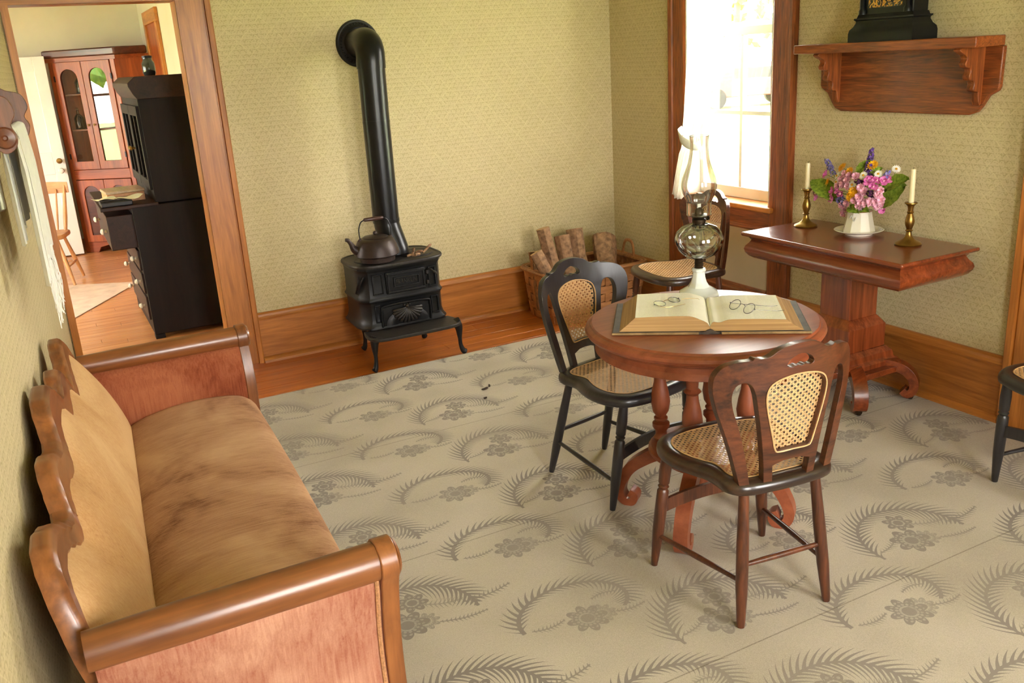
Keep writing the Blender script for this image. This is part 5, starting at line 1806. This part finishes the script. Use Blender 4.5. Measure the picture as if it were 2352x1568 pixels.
# ------------------------------------------------------------------ curtain
cu = thing('curtain', 'sheer white curtain tied back at the left of the window', 'curtain', (3.30, 4.2, 0.74))
CL = Vector((3.30, 4.2, 0.74))
YRt = [(0.735, 4.185), (0.85, 4.165), (1.0, 4.12), (1.07, 4.095), (1.15, 4.05), (1.25, 3.995), (1.45, 3.925), (1.6, 3.868), (1.8, 3.785), (2.1, 3.69), (2.43, 3.60)]
YLt = [(0.735, 4.312), (0.9, 4.265), (1.0, 4.235), (1.07, 4.215), (1.2, 4.20), (1.4, 4.19), (1.8, 4.17), (2.1, 4.20), (2.43, 4.24)]
def curf(u, w):
    z = lerp(.735, 2.43, w)
    yl, yr = interp(YLt, z), interp(YRt, z)
    width = yl - yr
    k = 7.0
    amp = .020 * (.6 + .4 * sin(3 * w + 1)) if z > 1.12 or z < 1.0 else .012
    s_ = u + .02 * sin(u * 17 + w * 3)
    x = 3.305 + amp * sin(2 * pi * k * s_ + .5 * sin(5 * w)) - .012 * u
    zb = z + (.012 * sin(u * 20) if w == 0 else 0)
    return Vector((x, lerp(yl, yr, u), zb)) - CL
MB().grid(110, 60, curf).build('curtain_panel', MT['curtain'], cu, angle=80)
MB().xf(lambda p: p).tube([Vector(p) - CL for p in cr([(3.335, 4.255, 1.12), (3.29, 4.235, 1.10), (3.268, 4.18, 1.07), (3.272, 4.12, 1.045), (3.30, 4.085, 1.035), (3.33, 4.10, 1.05), (3.338, 4.18, 1.08)], 5)], .0045, 8, flat=5.5, up=(0, .35, 1)).build('tieback_band', MT['linen'], cu, angle=80)
cro = thing('curtain_rod', 'thin curtain rod above the window, over the white curtain', 'curtain rod', (3.29, 3.9, 2.44))
MB().tube([(.0, -.45, 0), (0, .45, 0)], .007, 10).build('rod', MT['brass'], cro)
for sy in (-1, 1):
    MB().sphere((0, sy * .455, 0), .014, 12, 8).build('finial', MT['brass'], cro)
    MB().tube([(.05, sy * .42, 0), (0, sy * .42, 0)], .005, 8).build('rod_bracket', MT['brass'], cro)

# ------------------------------------------------------------------ towel rack on the sofa wall
MT['rackwood'] = wood('rack_wood', srgb(70, 34, 20), srgb(132, 74, 44), 'z', 1.2, .4, .2)
MT['yel_strip'] = plain('yellow_paint', srgb(206, 166, 70), 0.5, var=.1)
rk = thing('towel_rack', 'carved wooden towel rack with roller on the sofa wall', 'towel rack', (wl(3.05), 3.05, 1.47))
def RK(mb): return mb.xf(lambda p: (p.x + wl(p.y + 3.05) - wl(3.05), p.y, p.z))
bbd = cr([(-.36, .16), (-.37, .30), (-.30, .36), (0, .40), (.30, .36), (.37, .30), (.36, .16), (.2, .13), (0, .16), (-.2, .13)], 4, True)
RK(MB().plate([[p[:2] for p in bbd]], lambda a, b, t: (lerp(.002, .02, t), a, b))).build('backboard', MT['rackwood'], rk, bevel=.004)
for y_ in (-.2, .0, .22, .28):
    RK(MB().box(.019, y_ - .012, .17, .023, y_ + .012, .33)).build('yellow_inlay', MT['yel_strip'], rk)
brk = cr([(.002, .20), (.03, .18), (.05, .12), (.10, .10), (.115, .06), (.10, .03), (.11, 0), (.10, -.03), (.075, -.04), (.055, -.02), (.04, .02), (.02, .0), (.012, -.06), (.002, -.08)], 4, True)
for y_ in (-.33, .33):
    RK(MB().plate([[p[:2] for p in brk]], lambda a, b, t: (a, y_ + lerp(-.012, .012, t), b))).build('scroll_bracket', MT['rackwood'], rk, bevel=.003)
    sy = -1 if y_ < 0 else 1
    RK(MB().lathe([(.004, -.008), (.024, -.008), (.028, 0), (.024, .008), (.008, .012), (.004, .008)], 24, (.082, y_ + sy * .02, 0), True, Matrix.Rotation(radians(90 * -sy), 3, 'X'))).build('roller_disc', MT['rackwood'], rk)
RK(MB().turned((.082, -.33, 0), (.082, .33, 0), [(0, .016), (1, .016)], 16)).build('roller', MT['rackwood'], rk)

def towel(name, label, y0, y1, xo, ztop, zbot, fr, seed):
    rnd = random.Random(seed)
    t = thing(name, label, 'towel', (wl((y0 + y1) / 2) + xo, (y0 + y1) / 2, ztop))
    T0 = Vector((wl((y0 + y1) / 2) + xo, (y0 + y1) / 2, ztop))
    sec = [(-.018, zbot + .12)] + [(-.019, ztop - .06), (-.017, ztop + .005), (-.006, ztop + .017), (.006, ztop + .017), (.017, ztop + .005), (.019, ztop - .05), (.02, ztop - .2), (.018, zbot)]
    sec = cr(sec, 5)
    def tf(u, w):
        k = w * (len(sec) - 1)
        i = min(int(k), len(sec) - 2)
        dx, z = [lerp(sec[i][q], sec[i + 1][q], k - i) for q in (0, 1)]
        y = lerp(y0, y1, u)
        hang = max(0, min(1, (ztop - z) / .1))
        return Vector((wl(y) + xo + dx + hang * .006 * sin(u * 13 + seed), y + hang * .01 * sin(z * 9), z)) - T0
    MB().grid(24, len(sec) - 1, tf).build('cloth', MT['linen'], t, angle=80)
    if fr:
        mb = MB()
        for k in range(46):
            y = lerp(y0 + .004, y1 - .004, k / 45)
            x = wl(y) + xo + .018
            L = fr * rnd.uniform(.75, 1.15)
            pts = [Vector((x, y, zbot + .01)) - T0]
            for j in range(1, 5):
                pts.append(Vector((x + rnd.uniform(-.006, .010), y + rnd.uniform(-.010, .010), zbot - L * j / 4)) - T0)
            mb.tube(cr(pts, 2), .0016, 4)
        o = mb.build('fringe', MT['linen'], t)
        o['kind'] = 'stuff'
        mb = MB()
        for r_ in range(3):
            for k in range(22):
                y = lerp(y0 + .01, y1 - .01, (k + .5 * (r_ % 2)) / 22)
                x = wl(y) + xo + .0195
                mb.sphere(Vector((x, y, zbot + .0 - r_ * .02)) - T0, .0035, 6, 4)
        o = mb.build('fringe_knots', MT['linen'], t)
        o['kind'] = 'stuff'
    return t
towel('fringed_towel', 'white fringed towel draped over the wall roller', 2.90, 3.32, .082, 1.47, 1.09, .17, 1)
towel('plain_towel', 'plain white cloth hanging behind the fringed towel', 2.76, 2.88, .082, 1.475, 1.06, 0, 2)
can_y = 2.30
cn = thing('tin_canister', 'grey tin canister hanging on the wall beside the towel', 'canister', (wl(can_y) + .045, can_y, 1.335))
MB().lathe([(.004, 0), (.034, 0), (.038, .004), (.038, .13), (.035, .134), (.02, .15), (.006, .152)], 28).build('can_body', plain('dull_tin', srgb(120, 116, 104), .35, .8, .2, 15), cn)
MB().tube(cr([(-.04, 0, .12), (-.05, 0, .16), (-.055, 0, .2)], 4), .003, 6).build('hanging_wire', MT['iron'], cn)

# ------------------------------------------------------------------ the next room
d2 = bpy.data.objects.new('door_1', None); COL.objects.link(d2); struct(d2); tag(d2, 'white panelled door at the far end of the next room')
d2.location = (-.17, 9.5, 0)
def lb(x0, y0, z0, x1, y1, z1): return MB().box(x0, y0, z0, x1, y1, z1)
lb(-.41, .01, .012, .415, .04, 1.825).build('door_slab', MT['whitep'], d2, smooth=False)
for a, b, c_, d_ in ((-.41, .012, -.31, 1.825), (.315, .012, .415, 1.825), (-.05, .012, .05, 1.825), (-.31, 1.70, .315, 1.825), (-.31, .78, .315, .98), (-.31, .012, .315, .2)):
    lb(a, -.002, b, c_, .012, d_).build('door_rail', MT['whitep'], d2, smooth=False, bevel=.003)
for z_ in (.90, .81):
    MB().lathe([(.004, 0), (.016, 0), (.012, .012), (.02, .03), (.026, .042), (.02, .055), (.004, .058)], 18, (.365, -.002, z_), True, Matrix.Rotation(radians(90), 3, 'X')).build('door_knob', MT['brass'] if z_ > .85 else MT['china'], d2)

# corner cupboard
cb_a = atan2(-.4, .53)
cbx = thing('corner_cupboard', 'tall reddish corner cupboard with arched glass doors in the next room', 'cupboard', (.535, 9.4, 0), cb_a)
W2 = .332
CX, CZ = 'cup_x', 'cup_z'
lb(-W2, .0, 0.0, -W2 + .045, .03, 1.80).build('stile', MT['cup_z'], cbx, bevel=.003)
lb(W2 - .045, .0, 0.0, W2, .03, 1.80).build('stile', MT['cup_z'], cbx, bevel=.003)
lb(-W2 + .045, .0, .70, W2 - .045, .03, .79).build('middle_rail', MT['cup_x'], cbx, bevel=.003)
MB().plate([[(-W2 + .045, 0), (-.2, 0), (-.17, .05), (-.08, .07), (0, .05), (.08, .07), (.17, .05), (.2, 0), (W2 - .045, 0), (W2 - .045, .1), (-W2 + .045, .1)]], lambda a, b, t: (a, lerp(0, .03, t), b)).build('scalloped_base', MT['cup_x'], cbx, bevel=.002)
# carcass back panels (towards the two walls) and the canted return
MB().box(-W2, .03, .0, -W2 + .012, .10, 1.8).build('side_panel', MT['cup_z'], cbx)
ca, sa = cos(-cb_a), sin(-cb_a)
def unrot(x, y):   # world offset -> local
    dx, dy = x - .535, y - 9.4
    return (dx * ca - dy * sa, dx * sa + dy * ca)
rA, rB = unrot(.80, 9.205), unrot(1.11, 9.22)
MB().prism([rA, rB, (rB[0], rB[1] + .02), (rA[0], rA[1] + .02)], lambda a, b, t: (a, b, lerp(0, 1.80, t))).build('return_panel', MT['cup_z'], cbx)
q0, q1, q2 = unrot(.29, 9.62), unrot(.98, 9.66), unrot(1.09, 9.26)
MB().prism([q0, q1, (q1[0], q1[1] + .01), (q0[0], q0[1] + .01)], lambda a, b, t: (a, b, lerp(0, 1.80, t))).build('back_panel', MT['cup_z'], cbx)
MB().prism([q1, q2, (q2[0] + .01, q2[1]), (q1[0] + .01, q1[1])], lambda a, b, t: (a, b, lerp(0, 1.80, t))).build('back_panel', MT['cup_z'], cbx)
top_ring = [(-W2 - .03, -.03), (W2 + .03, -.03), (rB[0] + .0, rB[1] - .03), q2, q1, q0]
MT['cornice'] = wood('dark_cornice', srgb(52, 22, 12), srgb(98, 46, 24), 'x')
MB().prism(top_ring, lambda a, b, t: (a, b, lerp(1.80, 1.87, t))).build('cornice', MT['cornice'], cbx, bevel=.012)
MB().prism([(a * .97, b + .02) for a, b in top_ring], lambda a, b, t: (a, b, lerp(1.765, 1.80, t))).build('cornice_frieze', MT['cup_x'], cbx)
for z_ in (.80, 1.16, 1.48):
    MB().prism([(-W2 + .02, .035), (W2 - .02, .035), (rB[0] - .1, rB[1] - .02), q1, (q0[0] + .02, q0[1])], lambda a, b, t: (a, b, lerp(z_ - .012, z_, t))).build('shelf', MT['cup_x'], cbx)
def arch(x0, x1, z0, z1, n=12):
    r = (x1 - x0) / 2
    c_ = (x0 + x1) / 2
    return [(x0, z0), (x1, z0)] + [(c_ + r * cos(pi * k / n), z1 - r + r * sin(pi * k / n)) for k in range(n + 1)]
for s_ in (-1, 1):
    a, b = (-W2 + .048, -.002) if s_ < 0 else (.002, W2 - .048)
    dr = MB().plate([[(a, .795), (b, .795), (b, 1.762), (a, 1.762)], arch(a + .055, b - .055, .87, 1.70)], lambda p, q, t: (p, lerp(-.012, .012, t), q)).build('glazed_door', MT['cup_z'], cbx, bevel=.002)
    MB().plate([arch(a + .05, b - .05, .865, 1.705)], lambda p, q, t: (p, lerp(-.001, .001, t), q)).build('pane', MT['cupglass'], dr, smooth=False)
    MB().lathe([(.003, 0), (.007, .004), (.011, .012), (.003, .018)], 12, (-.03 * -s_ if s_ < 0 else .03, -.012, 1.2), True, Matrix.Rotation(radians(90), 3, 'X')).build('knob', MT['brass'], dr)
    for z_ in (.92, 1.62):
        lb((a if s_ < 0 else b) - .006, -.018, z_ - .025, (a if s_ < 0 else b) + .006, -.008, z_ + .025).build('hinge', MT['iron'], dr)
    ld = MB().plate([[(a, .105), (b, .105), (b, .695), (a, .695)], arch(a + .06, b - .06, .17, .64)], lambda p, q, t: (p, lerp(-.012, .012, t), q)).build('panel_door', MT['cup_z'], cbx, bevel=.002)
    MB().plate([arch(a + .055, b - .055, .165, .645)], lambda p, q, t: (p, lerp(.0, .008, t), q)).build('arched_panel', MT['cornice'], ld)
MT['bottle'] = plain('dark_bottle_glass', srgb(30, 34, 30), .12, 0, .2, 10, .8)
bl = [(-.16, .16, 1.4805, 'dark bottle on the top shelf of the corner cupboard'), (-.22, .13, 1.1605, 'left dark bottle on the middle shelf of the corner cupboard'), (-.12, .15, 1.1605, 'right dark bottle on the middle shelf of the corner cupboard'), (-.10, .14, .8005, 'dark bottle on the lowest glazed shelf of the corner cupboard')]
cc, ss_ = cos(cb_a), sin(cb_a)
for i, (lx, ly, z_, lab) in enumerate(bl):
    t = thing('bottle', lab, 'bottle', (.535 + lx * cc - ly * ss_, 9.4 + lx * ss_ + ly * cc, z_), 0, 'bottles in the corner cupboard')
    MB().lathe([(.004, 0), (.042, 0), (.044, .01), (.044, .10), (.03, .125), (.013, .14), (.012, .18), (.006, .18)], 16).build('bottle_body', MT['bottle'], t)
    MB().lathe([(.004, .176), (.015, .176), (.015, .19), (.004, .195)], 12).build('stopper', MT['bark'], t)

# secretary desk
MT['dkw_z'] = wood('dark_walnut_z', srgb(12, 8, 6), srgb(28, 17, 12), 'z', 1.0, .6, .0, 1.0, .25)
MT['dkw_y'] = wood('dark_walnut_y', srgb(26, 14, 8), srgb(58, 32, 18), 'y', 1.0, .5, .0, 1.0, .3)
dk = thing('secretary_desk', 'dark wooden secretary desk standing side-on just beyond the doorway', 'desk', (.46, 5.94, 0))
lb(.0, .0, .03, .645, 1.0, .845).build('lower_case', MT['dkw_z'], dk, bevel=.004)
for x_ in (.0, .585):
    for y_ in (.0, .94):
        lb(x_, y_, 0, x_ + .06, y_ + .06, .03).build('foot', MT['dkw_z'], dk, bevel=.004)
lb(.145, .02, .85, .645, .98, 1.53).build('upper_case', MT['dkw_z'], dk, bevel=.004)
MB().prism([(.17, 1.47), (.145, 1.47), (.125, 1.50), (.105, 1.545), (.105, 1.565), (.15, 1.60), (.645, 1.60), (.645, 1.47)], lambda a, b, t: (a, lerp(.0, 1.0, t), b)).build('cornice', MT['dkw_y'], dk, bevel=.003)
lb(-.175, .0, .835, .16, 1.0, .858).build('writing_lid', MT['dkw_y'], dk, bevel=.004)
od = lb(-.15, .04, .59, .02, .96, .80).build('open_drawer', MT['dkw_y'], dk, bevel=.004)
def knob(p, par, r=.02, mat=None):
    MB().lathe([(.003, 0), (r * .5, .002), (r * .45, .014), (r, .024), (r * .8, .036), (.003, .04)], 14, p, True, Matrix.Rotation(radians(-90), 3, 'Y')).build('knob', mat or MT['china'], par)
for y_ in (.2, .8): knob((-.15, y_, .69), od)
for z0_, z1_ in ((.12, .27), (.29, .42), (.44, .57)):
    dw = lb(-.012, .05, z0_, .004, .95, z1_).build('drawer', MT['dkw_y'], dk, bevel=.003)
    for y_ in (.16, .84): knob((-.012, y_, (z0_ + z1_) / 2), dw, .018)
for y0_, y1_ in ((.03, .495), (.505, .97)):
    gd = MB()
    for bb in ((y0_, .93, y0_ + .05, 1.43), (y1_ - .05, .93, y1_, 1.43), (y0_ + .05, .93, y1_ - .05, .99), (y0_ + .05, 1.37, y1_ - .05, 1.43), ((y0_ + y1_) / 2 - .008, .99, (y0_ + y1_) / 2 + .008, 1.37)):
        gd.box(.128, bb[0], bb[1], .146, bb[2], bb[3])
    g_ = gd.build('glazed_door', MT['dkw_z'], dk, bevel=.002)
    lb(.136, y0_ + .05, .99, .139, y1_ - .05, 1.37).build('pane', MT['cupglass'], g_, smooth=False)
    knob((.128, (y0_ + y1_) / 2 + (.2 if y0_ < .1 else -.2), 1.16), g_, .013, MT['brass'])
# things on the desk lid
t = thing('wooden_box', 'small brown wooden box with pale lid on the desk flap', 'box', (.45, 6.25, .8585), radians(4))
lb(-.11, -.12, 0, .11, .12, .055).build('box_body', MT['pine_y'], t, bevel=.003)
lb(-.115, -.125, .055, .115, .125, .072).build('lid', wood('pale_lid', srgb(150, 120, 84), srgb(196, 168, 126), 'y'), t, bevel=.003)
t = thing('writing_case', 'black leather writing case lying on the desk flap', 'case', (.385, 6.05, .8585))
lb(-.09, -.1, 0, .09, .1, .03).build('case_body', plain('black_leather', srgb(28, 28, 30), .5, var=.3, bmp=.2), t, bevel=.006)
lb(-.09, -.03, .03, .09, .1, .036).build('flap', MT['leather'], t, bevel=.002)
for i, (x_, y_, z_, rz, lab) in enumerate(((.33, 6.07, .896, 12, 'white paper sheet at the edge of the desk flap'), (.47, 6.03, .896, -18, 'crumpled white paper on the writing case'))):
    o = MB().grid(8, 8, lambda u, w: ((u - .5) * .13, (w - .5) * .16, .004 + .008 * sin(u * 5 + i) * sin(w * 4 + 1))).build('paper_sheet', MT['paper'], None, angle=80)
    o.location = (x_, y_, z_)
    o.rotation_euler = (0, 0, radians(rz))
    tag(o, lab, 'paper', 'papers on the desk')
# bottle on the desk top
t = thing('dark_jar', 'small dark jar on top of the secretary desk', 'jar', (.80, 6.8, 1.6005))
MB().lathe([(.004, 0), (.035, 0), (.042, .02), (.042, .08), (.03, .1), (.03, .115), (.004, .12)], 18).build('jar_body', MT['bottle'], t)
MB().lathe([(.004, .115), (.033, .115), (.033, .128), (.004, .132)], 18).build('lid', MT['iron'], t)

# spindle chair
wc = thing('spindle_chair', 'pale spindle-back chair beside the white door in the next room', 'chair', (-.07, 8.27, 0.0085), radians(-14))
MB().plate([[p[:2] for p in cr([(-.17, -.15), (-.19, 0), (-.17, .16), (0, .18), (.17, .16), (.19, 0), (.17, -.15), (0, -.17)], 4, True)]], lambda a, b, t: (a, b, lerp(.375, .41, t))).build('seat', MT['pine_x'], wc, bevel=.008)
for sx in (-1, 1):
    for sy in (-1, 1):
        MB().turned((sx * .21, sy * .18, 0), (sx * .13, sy * .11, .38), [(0, .011), (.5, .017), (.8, .013), (1, .012)], 12).build('leg', MT['pine_z'], wc)
    MB().turned((sx * .185, -.15, .15), (sx * .185, .15, .15), [(0, .007), (.5, .011), (1, .007)], 10).build('stretcher', MT['pine_y'], wc)
    MB().turned((sx * .15, .14, .40), (sx * .19, .24, .77), [(0, .013), (.3, .017), (1, .010)], 12).build('back_post', MT['pine_z'], wc)
MB().turned((-.185, 0, .17), (.185, 0, .17), [(0, .007), (.5, .011), (1, .007)], 10).build('stretcher', MT['pine_x'], wc)
for k in range(4):
    x = lerp(-.1, .1, k / 3)
    MB().turned((x * .9, .15, .40), (x * 1.2, .235, .74), [(0, .006), (.4, .008), (1, .005)], 8).build('spindle', MT['pine_z'], wc)
MB().grid(14, 4, lambda u, w: (lerp(-.215, .215, u), .235 + .02 * sin(pi * u) + (.008 if int(round(w * 4)) % 4 in (1, 2) else -.008), [.705, .705, .79, .79][int(round(w * 4)) % 4] + (.012 * sin(pi * u) if int(round(w * 4)) % 4 > 1 else 0)), cv=True).build('crest_rail', MT['pine_x'], wc, angle=30)

# rug
MT['rug'] = plain('faded_rug', srgb(206, 178, 158), .95, var=.16, vs=9)
rg = MB().box(-1.3, 0, 0, 0, 1.2, .006).build('rug', MT['rug'], smooth=False, bevel=.002)
rg.location = (.557, 7.8, .0005)
rg.rotation_euler = (0, 0, atan2(.866, .5))
tag(rg, 'faded pinkish rug on the next room floor', 'rug')
# door casing on the right wall of the next room
t4 = bpy.data.objects.new('trim_4', None); COL.objects.link(t4); struct(t4); tag(t4, 'bright varnished door casing on the side wall of the next room')
lb(1.10, 9.10, 0, 1.129, 9.20, 2.03).build('side_casing', MT['trim_z'], t4, bevel=.004)
lb(1.10, 8.36, 0, 1.129, 8.46, 2.03).build('side_casing', MT['trim_z'], t4, bevel=.004)
lb(1.10, 8.36, 2.03, 1.129, 9.20, 2.14).build('head_casing', MT['trim_y'], t4, bevel=.004)
lb(1.118, 8.46, 0, 1.129, 9.10, 2.03).build('door_panel', MT['cup_z'], t4)
b5 = bpy.data.objects.new('baseboard_next', None); COL.objects.link(b5); struct(b5); tag(b5, 'low baseboard on the far wall of the next room')
lb(-2.5, 9.70, 0, 1.13, 9.719, .12).build('board', MT['trim_x'], b5)
